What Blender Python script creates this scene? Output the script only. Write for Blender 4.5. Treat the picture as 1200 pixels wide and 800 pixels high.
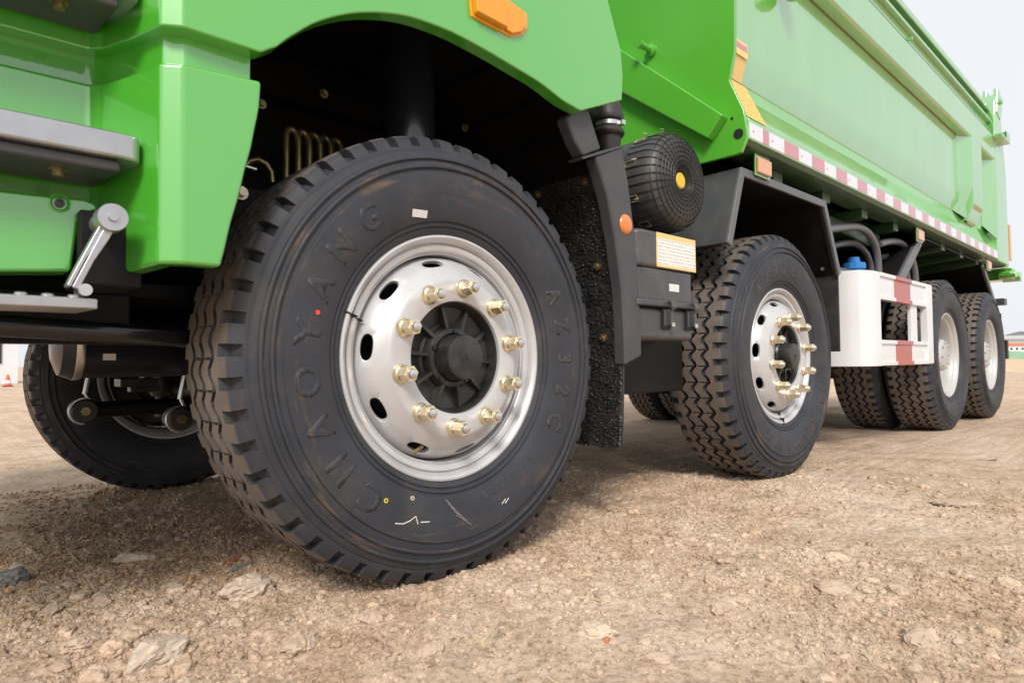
import bpy, bmesh, math, random
import numpy as np
from mathutils import Vector, Matrix

random.seed(7); rng = np.random.default_rng(11)
R = math.radians
scn = bpy.context.scene
for o in list(bpy.data.objects): bpy.data.objects.remove(o)
col = scn.collection

# ------------------------------------------------------------------ camera
CF = Vector((0.68355960, 0.72925219, 0.03061893))
CR = Vector((0.72977402, -0.68360776, -0.01050267))
CU = Vector((-0.01327224, -0.02952410, 0.99947595))
CC = Vector((-0.95556536, -1.23896055, 0.52968818))
FPX = 747.48
cd = bpy.data.cameras.new('camera'); cam = bpy.data.objects.new('camera', cd); col.objects.link(cam)
cd.sensor_width = 36; cd.lens = 36 * FPX / 1200; cd.clip_start = 0.02; cd.clip_end = 3000
cam.matrix_world = Matrix(((CR.x, CU.x, -CF.x, CC.x), (CR.y, CU.y, -CF.y, CC.y), (CR.z, CU.z, -CF.z, CC.z), (0, 0, 0, 1)))
cd.dof.use_dof = True; cd.dof.focus_distance = 2.1; cd.dof.aperture_fstop = 6.3
scn.camera = cam
scn.cycles.max_bounces = 7

def U(px, py, Y=None, X=None, Z=None):
    """pixel of the 1200x800 photograph -> point on a plane the thing touches"""
    d = CF + CR * ((px - 600) / FPX) - CU * ((py - 400) / FPX)
    if Y is not None: t = (Y - CC.y) / d.y
    elif X is not None: t = (X - CC.x) / d.x
    else: t = (Z - CC.z) / d.z
    return CC + d * t
def UXZ(pts, Y): return [(p.x, p.z) for p in (U(a, b, Y=Y) for a, b in pts)]

# ------------------------------------------------------------------ sky and sun
SUN_EL, SUN_AZ = 40, 226          # azimuth: direction the light comes from, degrees clockwise from +Y
w = bpy.data.worlds.new('World'); scn.world = w; w.use_nodes = True
nt = w.node_tree; nt.nodes.clear()
sky = nt.nodes.new('ShaderNodeTexSky'); sky.sky_type = 'NISHITA'; sky.sun_disc = False
sky.sun_elevation = R(SUN_EL); sky.sun_rotation = R(SUN_AZ); sky.dust_density = 4; sky.air_density = 1.2
hs = nt.nodes.new('ShaderNodeHueSaturation'); hs.inputs['Saturation'].default_value = 0.35
mx = nt.nodes.new('ShaderNodeMix'); mx.data_type = 'RGBA'; mx.inputs[0].default_value = 0.88
mx.inputs[7].default_value = (8.3, 8.55, 8.9, 1)      # even overcast cloud layer
bg = nt.nodes.new('ShaderNodeBackground'); bg.inputs[1].default_value = 0.10
wo = nt.nodes.new('ShaderNodeOutputWorld')
nt.links.new(sky.outputs[0], hs.inputs['Color']); nt.links.new(hs.outputs[0], mx.inputs[6])
nt.links.new(mx.outputs[2], bg.inputs[0]); nt.links.new(bg.outputs[0], wo.inputs[0])
sd = bpy.data.lights.new('sun', 'SUN'); sd.energy = 2.9; sd.angle = R(17); sd.color = (1, 0.955, 0.89)
sun = bpy.data.objects.new('sun', sd); col.objects.link(sun)
sv = Vector((math.sin(R(SUN_AZ)) * math.cos(R(SUN_EL)), math.cos(R(SUN_AZ)) * math.cos(R(SUN_EL)), math.sin(R(SUN_EL))))
sun.rotation_euler = sv.to_track_quat('Z', 'Y').to_euler(); sun.location = (0, -5, 8)
vs = scn.view_settings; vs.view_transform = 'Standard'; vs.look = 'None'; vs.exposure = 0.20; vs.gamma = 1
vs.use_curve_mapping = False

# ------------------------------------------------------------------ materials
def newmat(name):
    m = bpy.data.materials.new(name); m.use_nodes = True
    n = m.node_tree.nodes; return m, n, m.node_tree.links, n['Principled BSDF']
def setv(b, **k):
    for a, v in k.items():
        b.inputs[a.replace('_', ' ')].default_value = v
def tex(n, l, kind='ShaderNodeTexNoise', scale=5, detail=4, rough=0.55, coord='Object', vec=None, sc3=None):
    t = n.new(kind)
    if 'Scale' in t.inputs: t.inputs['Scale'].default_value = scale
    if 'Detail' in t.inputs: t.inputs['Detail'].default_value = detail
    if 'Roughness' in t.inputs: t.inputs['Roughness'].default_value = rough
    if vec is None:
        tc = n.new('ShaderNodeTexCoord'); vec = tc.outputs[coord]
    if sc3:
        mp = n.new('ShaderNodeMapping'); mp.inputs['Scale'].default_value = sc3; l.new(vec, mp.inputs[0]); vec = mp.outputs[0]
    l.new(vec, t.inputs['Vector']); return t
def ramp(n, l, src, stops, interp='LINEAR'):
    r = n.new('ShaderNodeValToRGB'); r.color_ramp.interpolation = interp; e = r.color_ramp.elements
    while len(e) < len(stops): e.new(0.5)
    for i, (p, c) in enumerate(stops):
        e[i].position = p; e[i].color = c if hasattr(c, '__len__') else (c, c, c, 1)
    l.new(src, r.inputs[0]); return r
def mixc(n, l, fac, a, b, mode='MIX'):
    m = n.new('ShaderNodeMix'); m.data_type = 'RGBA'; m.blend_type = mode
    for i, v in ((0, fac), (6, a), (7, b)):
        if hasattr(v, 'is_linked') or hasattr(v, 'links'): l.new(v, m.inputs[i])
        else: m.inputs[i].default_value = v
    return m.outputs[2]
def c4(c): return (c[0], c[1], c[2], 1)
def bump(n, l, h, strength, dist, normal=None):
    b = n.new('ShaderNodeBump'); b.inputs['Strength'].default_value = strength; b.inputs['Distance'].default_value = dist
    l.new(h, b.inputs['Height'])
    if normal is not None: l.new(normal, b.inputs['Normal'])
    return b.outputs['Normal']
DUST = (0.36, 0.27, 0.19)
def simple(name, base, rough=0.5, metal=0.0, coat=0.0, var=0.12, vscale=6, bscale=0, bstr=0.1, bdist=0.002, dust=0.0, dscale=9, spec=0.5):
    m, n, l, b = newmat(name)
    t = tex(n, l, scale=vscale)
    lo = tuple(x * (1 - var) for x in base); hi = tuple(min(1, x * (1 + var)) for x in base)
    r = ramp(n, l, t.outputs[0], ((0.3, c4(lo)), (0.7, c4(hi))))
    out = r.outputs[0]
    if dust:
        d = tex(n, l, scale=dscale, detail=8, rough=0.7)
        dr = ramp(n, l, d.outputs[0], ((0.42, 0), (0.8, dust)))
        out = mixc(n, l, dr.outputs[0], out, c4(DUST))
    l.new(out, b.inputs['Base Color'])
    rr = ramp(n, l, t.outputs[0], ((0.25, max(0, rough - 0.06)), (0.75, min(1, rough + 0.06)))); l.new(rr.outputs[0], b.inputs['Roughness'])
    setv(b, Metallic=metal, Coat_Weight=coat, Coat_Roughness=0.03, Specular_IOR_Level=spec)
    if bscale:
        bt = tex(n, l, scale=bscale, detail=3); l.new(bump(n, l, bt.outputs[0], bstr, bdist), b.inputs['Normal'])
    return m

M = {}
def green(name, base, dust=0.0, ior=1.85):
    m, n, l, b = newmat(name)
    t = tex(n, l, scale=1.3, detail=2)
    r = ramp(n, l, t.outputs[0], ((0.3, c4(tuple(x * .95 for x in base))), (0.7, c4(tuple(x * 1.05 for x in base)))))
    out = r.outputs[0]
    if dust:
        d = tex(n, l, scale=2.2, detail=10, rough=0.6, sc3=(1.6, 1, .5))
        dr = ramp(n, l, d.outputs[0], ((0.45, 0), (0.85, dust)))
        out = mixc(n, l, dr.outputs[0], out, (0.62, 0.62, 0.55, 1))
    l.new(out, b.inputs['Base Color'])
    pe = tex(n, l, scale=85, detail=1)
    nb = bump(n, l, pe.outputs[0], 0.035, 0.0015)
    wv = tex(n, l, scale=2.6, detail=1); nb = bump(n, l, wv.outputs[0], 0.06, 0.01, nb)
    l.new(nb, b.inputs['Coat Normal'])
    setv(b, Roughness=0.34, Specular_IOR_Level=0.7, Coat_Weight=1.0, Coat_Roughness=0.035, Coat_IOR=ior)
    return m
M['green'] = green('green_paint', (0.065, 0.40, 0.025), ior=2.0)
M['green_body'] = green('green_body_paint', (0.085, 0.40, 0.03), dust=0.14, ior=4.0)
M['green_shaded'] = simple('underbody_shaded_green', (0.012, 0.055, 0.010), 0.45, 0, 0.2, 0.2, 4, dust=0.10, dscale=4)  # body green darkened: the deep shadow under the body is put into the colour
M['green_plate'] = green('green_plate_paint', (0.085, 0.40, 0.025), dust=0.05, ior=1.5)
M['silver'] = simple('silver_wheel_paint', (0.56, 0.56, 0.575), 0.36, 0.30, 0.25, 0.05, 9, 240, 0.05, 0.0008, dust=0.22, dscale=14)
M['silver_in'] = simple('silver_barrel_paint', (0.50, 0.50, 0.49), 0.45, 0.2, 0.1, 0.06, 9, dust=0.3)
M['gold'] = simple('zinc_gold', (0.80, 0.69, 0.48), 0.38, 0.80, 0, 0.15, 60)
M['steel'] = simple('bright_steel', (0.66, 0.65, 0.64), 0.33, 0.9, 0, 0.1, 40)
M['alu'] = simple('step_aluminium', (0.50, 0.50, 0.52), 0.36, 0.85, 0, 0.08, 20, 300, 0.08, 0.0006, dust=0.12)
M['hub'] = simple('hub_iron', (0.022, 0.022, 0.023), 0.42, 0.2, 0.15, 0.25, 25, 160, 0.2, 0.001, dust=0.12, dscale=20)
M['black'] = simple('chassis_black', (0.006, 0.006, 0.0065), 0.5, 0, 0.0, 0.3, 6, dust=0.025, dscale=5, spec=0.22)
M['blackgloss'] = simple('chassis_gloss_black', (0.006, 0.006, 0.008), 0.26, 0, 0.35, 0.2, 6, dust=0.03)
M['shock'] = simple('damper_gloss_paint', (0.012, 0.014, 0.020), 0.24, 0, 0.8, 0.1, 6)
M['navy'] = simple('air_tank_blue_black', (0.006, 0.009, 0.020), 0.3, 0, 0.2, 0.2, 6, dust=0.06)
M['grey'] = simple('dark_grey_plastic', (0.048, 0.049, 0.055), 0.42, 0, 0, 0.08, 8, 420, 0.16, 0.0006, dust=0.10)
M['greybox'] = simple('box_grey_plastic', (0.056, 0.057, 0.063), 0.38, 0, 0, 0.08, 8, 420, 0.14, 0.0006, dust=0.16)
M['greymid'] = simple('tube_grey_paint', (0.095, 0.097, 0.105), 0.4, 0, 0.1, 0.08, 8, dust=0.12)
M['rubber'] = simple('black_rubber', (0.018, 0.018, 0.02), 0.5, 0, 0, 0.2, 12, 200, 0.15, 0.001, dust=0.14)
M['flap'] = simple('flap_bristle_rubber', (0.017, 0.017, 0.018), 0.42, 0, 0, 0.3, 30, dust=0.09, dscale=16)
M['canister'] = simple('filter_plastic', (0.046, 0.046, 0.050), 0.46, 0, 0, 0.1, 12, 350, 0.15, 0.0006, dust=0.15)
M['wire'] = simple('net_wire', (0.016, 0.016, 0.016), 0.5, 0.1, 0, 0.2, 30, dust=0.1)
M['white'] = simple('white_paint', (0.70, 0.70, 0.71), 0.35, 0, 0.6, 0.02, 3, dust=0.10)
M['red'] = simple('red_stripe', (0.42, 0.075, 0.06), 0.35, 0, 0.3, 0.1, 9, dust=0.12)
M['tape_white'] = simple('reflective_white', (0.74, 0.73, 0.77), 0.3, 0.1, 0.8, 0.04, 120)
M['tape_red'] = simple('reflective_red', (0.55, 0.18, 0.21), 0.3, 0.1, 1.0, 0.06, 120)
M['blue'] = simple('blue_cap', (0.03, 0.20, 0.55), 0.4, 0, 0, 0.1, 12)
M['paper'] = simple('white_paper', (0.78, 0.78, 0.76), 0.6, 0, 0, 0.04, 200)
M['chalk'] = simple('chalk', (0.75, 0.73, 0.66), 0.9, 0, 0, 0.2, 300)
M['red_dot'] = simple('red_paint', (0.75, 0.05, 0.03), 0.5); M['yellow_dot'] = simple('yellow_paint', (0.75, 0.55, 0.03), 0.5)
M['dark'] = simple('dark_gap', (0.008, 0.008, 0.008), 0.8)
M['brass'] = simple('coil_brass', (0.30, 0.235, 0.12), 0.36, 0.75, 0, 0.35, 25, dust=0.10)
M['glass'] = simple('dark_window_glass', (0.02, 0.025, 0.028), 0.06, 0, 0.5, 0.05)

def amber(name, base):
    m, n, l, b = newmat(name)
    v = tex(n, l, 'ShaderNodeTexVoronoi', scale=46)
    r = ramp(n, l, v.outputs['Distance'], ((0.0, c4((min(1, base[0] * 1.1), min(1, base[1] * 1.7), base[2] * 2))), (0.6, c4(tuple(x * .8 for x in base)))))
    l.new(r.outputs[0], b.inputs['Base Color'])
    setv(b, Roughness=0.18, Coat_Weight=0.6, Subsurface_Weight=0.25, Subsurface_Radius=(0.02, 0.008, 0.002))
    return m
M['amber'] = amber('amber_lens', (1.0, 0.40, 0.015)); M['amber_flat'] = amber('amber_reflector', (0.90, 0.26, 0.05))
M['amber_pale'] = amber('pale_amber_reflector', (0.82, 0.42, 0.22))

def label_mat(name, line_axis, scale, ink=(0.35, 0.35, 0.36), paper=(0.76, 0.76, 0.75), dens=0.55):
    """paper with rows of unreadable small print"""
    m, n, l, b = newmat(name)
    tc = n.new('ShaderNodeTexCoord'); sp = n.new('ShaderNodeSeparateXYZ'); l.new(tc.outputs['Object'], sp.inputs[0])
    mu = n.new('ShaderNodeMath'); mu.operation = 'MULTIPLY'; mu.inputs[1].default_value = scale; l.new(sp.outputs[2], mu.inputs[0])
    fr = n.new('ShaderNodeMath'); fr.operation = 'FRACT'; l.new(mu.outputs[0], fr.inputs[0])
    gt = n.new('ShaderNodeMath'); gt.operation = 'GREATER_THAN'; gt.inputs[1].default_value = 0.6; l.new(fr.outputs[0], gt.inputs[0])
    no = tex(n, l, scale=1, detail=2, sc3=(scale * 1.7, 1, scale * .8))
    g2 = n.new('ShaderNodeMath'); g2.operation = 'GREATER_THAN'; g2.inputs[1].default_value = 1 - dens; l.new(no.outputs[0], g2.inputs[0])
    a = n.new('ShaderNodeMath'); a.operation = 'MULTIPLY'; l.new(gt.outputs[0], a.inputs[0]); l.new(g2.outputs[0], a.inputs[1])
    l.new(mixc(n, l, a.outputs[0], c4(paper), c4(ink)), b.inputs['Base Color']); setv(b, Roughness=0.45); return m
M['print'] = label_mat('printed_label', 2, 90, ink=(0.5, 0.5, 0.51), paper=(0.78, 0.76, 0.70))
M['print_yellow'] = label_mat('yellow_notice', 2, 45, ink=(0.62, 0.30, 0.08), paper=(0.80, 0.50, 0.12), dens=0.5)
M['orange_print'] = simple('orange_band', (0.80, 0.56, 0.22), 0.45, 0, 0, 0.06, 90)
M['barcode'] = label_mat('small_tag_print', 2, 240, ink=(0.5, 0.5, 0.52))

def tyre_mat():
    m, n, l, b = newmat('tyre_rubber')
    tc = n.new('ShaderNodeTexCoord'); sp = n.new('ShaderNodeSeparateXYZ'); l.new(tc.outputs['Object'], sp.inputs[0])
    cb = n.new('ShaderNodeCombineXYZ'); l.new(sp.outputs[0], cb.inputs[0]); l.new(sp.outputs[2], cb.inputs[1])
    ln = n.new('ShaderNodeVectorMath'); ln.operation = 'LENGTH'; l.new(cb.outputs[0], ln.inputs[0]); rad = ln.outputs['Value']
    at = n.new('ShaderNodeMath'); at.operation = 'ARCTAN2'; l.new(sp.outputs[2], at.inputs[0]); l.new(sp.outputs[0], at.inputs[1])
    pol = n.new('ShaderNodeCombineXYZ')
    for i, (src, k) in enumerate(((rad, 38.0), (at.outputs[0], 3.0))):
        mu = n.new('ShaderNodeMath'); mu.operation = 'MULTIPLY'; mu.inputs[1].default_value = k; l.new(src, mu.inputs[0]); l.new(mu.outputs[0], pol.inputs[i])
    # rubber tone
    t = tex(n, l, scale=7, detail=5)
    base = ramp(n, l, t.outputs[0], ((0.3, (0.024, 0.026, 0.033, 1)), (0.7, (0.040, 0.042, 0.052, 1)))).outputs[0]
    # rubbed-on mud: streaks round the sidewall and blotches
    s = tex(n, l, scale=1.0, detail=6, rough=0.65, vec=pol.outputs[0])
    sr = ramp(n, l, s.outputs[0], ((0.555, 0), (0.72, 0.7)))
    band = ramp(n, l, rad, ((0.36, 0.10), (0.435, 1), (0.485, 0.9), (0.505, 0.25)))
    mu = n.new('ShaderNodeMath'); mu.operation = 'MULTIPLY'; l.new(sr.outputs[0], mu.inputs[0]); l.new(band.outputs[0], mu.inputs[1])
    base = mixc(n, l, mu.outputs[0], base, (0.17, 0.108, 0.062, 1))
    bl = tex(n, l, scale=5.5, detail=9, rough=0.7); br = ramp(n, l, bl.outputs[0], ((0.53, 0), (0.78, 0.34)))
    base = mixc(n, l, br.outputs[0], base, (0.16, 0.12, 0.085, 1))
    # dust worn onto the running surface
    dn = tex(n, l, scale=16, detail=8, rough=0.7)
    tr = ramp(n, l, rad, ((0.5275, 0.0), (0.5310, 0.6), (0.5330, 1.0)))
    dr = ramp(n, l, dn.outputs[0], ((0.25, 0.35), (0.7, 0.85)))
    mu2 = n.new('ShaderNodeMath'); mu2.operation = 'MULTIPLY'; l.new(tr.outputs[0], mu2.inputs[0]); l.new(dr.outputs[0], mu2.inputs[1])
    nrm = n.new('ShaderNodeVectorMath'); nrm.operation = 'NORMALIZE'; cb2 = n.new('ShaderNodeCombineXYZ'); l.new(sp.outputs[0], cb2.inputs[0]); l.new(sp.outputs[2], cb2.inputs[2]); l.new(cb2.outputs[0], nrm.inputs[0])
    dt = n.new('ShaderNodeVectorMath'); dt.operation = 'DOT_PRODUCT'; l.new(tc.outputs['Normal'], dt.inputs[0]); l.new(nrm.outputs[0], dt.inputs[1])
    fc = ramp(n, l, dt.outputs['Value'], ((0.55, 0.12), (0.85, 1.0)))      # dust sits on the faces that touch the ground, not in the grooves
    mu3 = n.new('ShaderNodeMath'); mu3.operation = 'MULTIPLY'; l.new(mu2.outputs[0], mu3.inputs[0]); l.new(fc.outputs[0], mu3.inputs[1]); mu2 = mu3
    base = mixc(n, l, mu2.outputs[0], base, (0.215, 0.170, 0.132, 1))
    l.new(base, b.inputs['Base Color'])
    rr = ramp(n, l, bl.outputs[0], ((0.3, 0.52), (0.7, 0.72))); l.new(rr.outputs[0], b.inputs['Roughness'])
    f = tex(n, l, scale=260, detail=3); l.new(bump(n, l, f.outputs[0], 0.18, 0.0008), b.inputs['Normal'])
    setv(b, Specular_IOR_Level=0.45); return m
M['tyre'] = tyre_mat()
M['tyre_letter'] = simple('tyre_lettering_rubber', (0.030, 0.030, 0.032), 0.5, 0, 0, 0.2, 30, dust=0.15, dscale=18)

def soil_mat(name, attr=False):
    m, n, l, b = newmat(name)
    big = tex(n, l, scale=0.9, detail=6, rough=0.6); mid = tex(n, l, scale=7, detail=8, rough=0.68); fine = tex(n, l, scale=70, detail=6, rough=0.7)
    c = ramp(n, l, mid.outputs[0], ((0.28, (0.41, 0.28, 0.185, 1)), (0.5, (0.575, 0.422, 0.308, 1)), (0.72, (0.69, 0.54, 0.42, 1)))).outputs[0]
    pr = ramp(n, l, big.outputs[0], ((0.48, 0), (0.66, 0.55)))
    c = mixc(n, l, pr.outputs[0], c, (0.72, 0.58, 0.465, 1))
    fr = ramp(n, l, fine.outputs[0], ((0.34, (0.55, 0.50, 0.45, 1)), (0.50, (0.95, 0.95, 0.94, 1)), (0.68, (1.12, 1.12, 1.12, 1))))
    c = mixc(n, l, 1.0, c, fr.outputs[0], 'MULTIPLY')
    if attr:
        pass
        a = n.new('ShaderNodeAttribute'); a.attribute_name = 'tint'; c = mixc(n, l, 1.0, c, a.outputs['Color'], 'MULTIPLY')
    l.new(c, b.inputs['Base Color']); setv(b, Roughness=0.95, Specular_IOR_Level=0.15)
    g = tex(n, l, scale=210, detail=5, rough=0.75)
    nb = bump(n, l, g.outputs[0], 0.55, 0.006)
    g3 = tex(n, l, scale=75, detail=5, rough=0.7); nb = bump(n, l, g3.outputs[0], 0.45, 0.012, nb)
    g2 = tex(n, l, 'ShaderNodeTexVoronoi', scale=55); nb = bump(n, l, g2.outputs['Distance'], 0.12, 0.006, nb)
    l.new(nb, b.inputs['Normal']); return m
M['soil'] = soil_mat('dry_soil'); M['clod'] = soil_mat('soil_clods', True)
def rock_mat(name, a, bcol):
    m, n, l, b = newmat(name)
    t = tex(n, l, scale=14, detail=9, rough=0.7); c = ramp(n, l, t.outputs[0], ((0.3, c4(a)), (0.7, c4(bcol))))
    l.new(c.outputs[0], b.inputs['Base Color']); setv(b, Roughness=0.9, Specular_IOR_Level=0.25)
    g = tex(n, l, scale=120, detail=6, rough=0.7); l.new(bump(n, l, g.outputs[0], 0.5, 0.004), b.inputs['Normal']); return m
M['rock_tan'] = rock_mat('tan_stone', (0.42, 0.30, 0.215), (0.60, 0.475, 0.365))
M['rock_pale'] = rock_mat('pale_stone', (0.47, 0.37, 0.28), (0.68, 0.57, 0.46))
M['rock_grey'] = rock_mat('grey_concrete', (0.20, 0.20, 0.19), (0.36, 0.35, 0.33))
M['brick'] = rock_mat('broken_brick', (0.40, 0.13, 0.06), (0.50, 0.25, 0.15))
M['straw'] = simple('dry_straw', (0.62, 0.50, 0.31), 0.7, var=0.2, vscale=60)
M['plastic'] = simple('dark_plastic_scrap', (0.022, 0.021, 0.018), 0.3, 0, 0, 0.3, 40, dust=0.35, dscale=25)

# ------------------------------------------------------------------ mesh helpers
class MB:
    def __init__(s): s.v = []; s.f = []; s.m = []
    def add(s, vs, fs, mi=0):
        o = len(s.v); s.v += [tuple(v) for v in vs]; s.f += [tuple(i + o for i in f) for f in fs]; s.m += [mi] * len(fs); return s
    def box(s, a, b, mi=0):
        (x0, y0, z0), (x1, y1, z1) = a, b
        return s.add([(x0, y0, z0), (x1, y0, z0), (x1, y1, z0), (x0, y1, z0), (x0, y0, z1), (x1, y0, z1), (x1, y1, z1), (x0, y1, z1)],
                     [(0, 3, 2, 1), (4, 5, 6, 7), (0, 1, 5, 4), (1, 2, 6, 5), (2, 3, 7, 6), (3, 0, 4, 7)], mi)
    def obox(s, c, d, rot, mi=0):
        c = Vector(c); vs = []
        for k in range(8):
            p = Vector(((k & 1) - .5, ((k >> 1) & 1) - .5, (k >> 2) - .5)); vs.append(c + rot @ Vector((p.x * d[0], p.y * d[1], p.z * d[2])))
        return s.add(vs, [(0, 2, 3, 1), (4, 5, 7, 6), (0, 1, 5, 4), (1, 3, 7, 5), (3, 2, 6, 7), (2, 0, 4, 6)], mi)
    def prism(s, pts, d0, d1, plane='XZ', mi=0):
        """polygon in a plane, extruded between d0 and d1 along the plane's normal axis"""
        def P(a, b, d): return {'XZ': (a, d, b), 'XY': (a, b, d), 'YZ': (d, a, b)}[plane]
        n = len(pts); vs = [P(a, b, d0) for a, b in pts] + [P(a, b, d1) for a, b in pts]
        fs = [tuple(range(n)), tuple(range(2 * n - 1, n - 1, -1))] + [(i, i + n, (i + 1) % n + n, (i + 1) % n) for i in range(n)]
        return s.add(vs, fs, mi)
    def sheet(s, path, d0, d1, th, plane='XZ', mi=0):
        """open polyline thickened by th to its left, extruded d0..d1"""
        n = len(path); off = []
        for i in range(n):
            a = Vector(path[max(0, i - 1)]); b = Vector(path[min(n - 1, i + 1)]); t = (b - a).normalized(); off.append((path[i][0] - t.y * th, path[i][1] + t.x * th))
        poly = list(path) + off[::-1]
        def P(a, b, d): return {'XZ': (a, d, b), 'XY': (a, b, d), 'YZ': (d, a, b)}[plane]
        N = 2 * n; vs = [P(a, b, d0) for a, b in poly] + [P(a, b, d1) for a, b in poly]; fs = []
        for i in range(n - 1):
            j = N - 1 - i; fs += [(i, i + 1, j - 1, j), (i + N, j + N, j - 1 + N, i + 1 + N)]
        fs += [(i, i + N, (i + 1) % N + N, (i + 1) % N) for i in range(N)]
        return s.add(vs, fs, mi)
    def lathe(s, prof, seg=48, axis='Y', c=(0, 0, 0), closed=False, cap=False, mi=0):
        n = len(prof); vs = []
        for k in range(seg):
            a = 2 * math.pi * k / seg; ca, sa = math.cos(a), math.sin(a)
            for r, h in prof:
                p = {'Y': (r * ca, h, r * sa), 'Z': (r * ca, r * sa, h), 'X': (h, r * ca, r * sa)}[axis]
                vs.append((p[0] + c[0], p[1] + c[1], p[2] + c[2]))
        fs = []
        m = n if closed else n - 1
        for k in range(seg):
            k2 = (k + 1) % seg
            for i in range(m): fs.append((k * n + i, k * n + (i + 1) % n, k2 * n + (i + 1) % n, k2 * n + i))
        if cap: fs += [tuple(k * n for k in range(seg)), tuple(k * n + n - 1 for k in range(seg - 1, -1, -1))]
        return s.add(vs, fs, mi)
    def tube(s, path, r, seg=8, closed=False, cap=True, mi=0):
        P = [Vector(p) for p in path]; n = len(P); rs = r if hasattr(r, '__len__') else [r] * n
        T = []
        for i in range(n):
            a = P[(i - 1) % n] if closed else P[max(0, i - 1)]; b = P[(i + 1) % n] if closed else P[min(n - 1, i + 1)]; T.append((b - a).normalized())
        up = Vector((0, 0, 1)) if abs(T[0].z) < .9 else Vector((1, 0, 0)); N = (up - T[0] * up.dot(T[0])).normalized(); vs = []
        for i in range(n):
            N = (N - T[i] * N.dot(T[i])).normalized(); B = T[i].cross(N)
            for k in range(seg):
                a = 2 * math.pi * k / seg; vs.append(P[i] + (N * math.cos(a) + B * math.sin(a)) * rs[i])
        fs = []
        for i in range(n if closed else n - 1):
            j = (i + 1) % n
            for k in range(seg): fs.append((i * seg + k, i * seg + (k + 1) % seg, j * seg + (k + 1) % seg, j * seg + k))
        if cap and not closed: fs += [tuple(range(seg - 1, -1, -1)), tuple((n - 1) * seg + k for k in range(seg))]
        return s.add(vs, fs, mi)
    def mesh(s, name, mats, ang=35, recalc=True):
        me = bpy.data.meshes.new(name); me.from_pydata(s.v, [], s.f)
        for m in (mats if isinstance(mats, (list, tuple)) else [mats]): me.materials.append(m)
        me.polygons.foreach_set('material_index', s.m)
        if recalc:
            b = bmesh.new(); b.from_mesh(me); bmesh.ops.recalc_face_normals(b, faces=b.faces); b.to_mesh(me); b.free()
        me.polygons.foreach_set('use_smooth', [True] * len(me.polygons)); me.set_sharp_from_angle(angle=R(ang)); me.update()
        return me
def link(name, me, parent=None, loc=(0, 0, 0), bev=0, seg=3):
    o = bpy.data.objects.new(name, me); col.objects.link(o); o.location = loc
    if parent: o.parent = parent
    if bev:
        b = o.modifiers.new('bevel', 'BEVEL'); b.width = bev; b.segments = seg; b.limit_method = 'ANGLE'; b.angle_limit = R(28); b.harden_normals = True
    return o
def part(name, mb, mat, parent=None, bev=0, loc=(0, 0, 0), ang=35, seg=3, label=None):
    o = link(name, mb.mesh(name, mat, ang), parent, loc, bev, seg)
    if label: o['label'] = label
    return o
def thing(o, label, cat, group=None):
    o['label'] = label; o['category'] = cat
    if group: o['group'] = group
    return o
def kids(o): return [c for c in bpy.data.objects if c.parent == o]
def copy_tree(o, parent):
    c = o.copy(); col.objects.link(c); c.parent = parent
    for k in kids(o): copy_tree(k, c)
    return c
def arc(cx, cy, r, a0, a1, n): return [(cx + r * math.cos(R(a0 + (a1 - a0) * i / (n - 1))), cy + r * math.sin(R(a0 + (a1 - a0) * i / (n - 1)))) for i in range(n)]

# ------------------------------------------------------------------ ground
W2X, W3X, W4X, HUBZ = 1.833, 4.391, 5.753, 0.54
def hsh(ix, iy, s):
    h = (ix.astype(np.int64) * 374761393 + iy.astype(np.int64) * 668265263 + s * 974711) & 0x7fffffff
    h = ((h ^ (h >> 13)) * 1274126177) & 0x7fffffff
    return ((h ^ (h >> 16)) & 0xffff) / 65535.0
def vn(x, y, sc, s):
    x = x * sc; y = y * sc; ix = np.floor(x); iy = np.floor(y); fx = x - ix; fy = y - iy
    fx = fx * fx * (3 - 2 * fx); fy = fy * fy * (3 - 2 * fy)
    a = hsh(ix, iy, s); b = hsh(ix + 1, iy, s); c = hsh(ix, iy + 1, s); d = hsh(ix + 1, iy + 1, s)
    return (a * (1 - fx) + b * fx) * (1 - fy) + (c * (1 - fx) + d * fx) * fy - 0.5
CONT = [(0, .12), (W2X, .12), (W3X, .1), (W3X, .44), (W4X, .1), (W4X, .44), (-.08, 2.2), (W2X, 2.2), (W3X, 2.25), (W3X, 1.9), (W4X, 2.25), (W4X, 1.9)]
def slope(y): return -0.028 * np.clip(y, 0, 2.6)
def gz(x, y):
    x = np.asarray(x, float); y = np.asarray(y, float)
    d = np.hypot(x + .95, y + 1.24)
    z = vn(x, y, .45, 1) * .05 + vn(x, y, 1.5, 2) * .030
    rough = 0.55 + 1.0 * np.clip(vn(x, y, .8, 9) + .35, 0, 1)
    z += (vn(x, y, 4.3, 3) * .020 + vn(x, y, 10, 4) * .013 + vn(x, y, 24, 5) * .010 * np.clip(6 / d, 0, 1) + vn(x, y, 52, 6) * .0085 * np.clip(3.0 / d, 0, 1) + vn(x, y, 95, 7) * .005 * np.clip(1.8 / d, 0, 1)) * rough
    # faint wheel ruts in the loose soil in front of the truck
    ridge = np.exp(-((y - 1.55 - .1 * np.sin(x * 2.1)) / .12) ** 2) * .045 + np.exp(-((y - .95) / .10) ** 2) * .02
    z += ridge * np.clip((0.2 - x) / .5, 0, 1) * (0.5 + 1.0 * (vn(x, y, 6, 8) + .5))
    k = np.ones_like(z)
    for cx, cy in CONT: k = np.minimum(k, np.clip((np.hypot((x - cx) / .26, (y - cy) / .24) - .5) / .7, 0.1, 1))
    return z * k + slope(y) + .015
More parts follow.
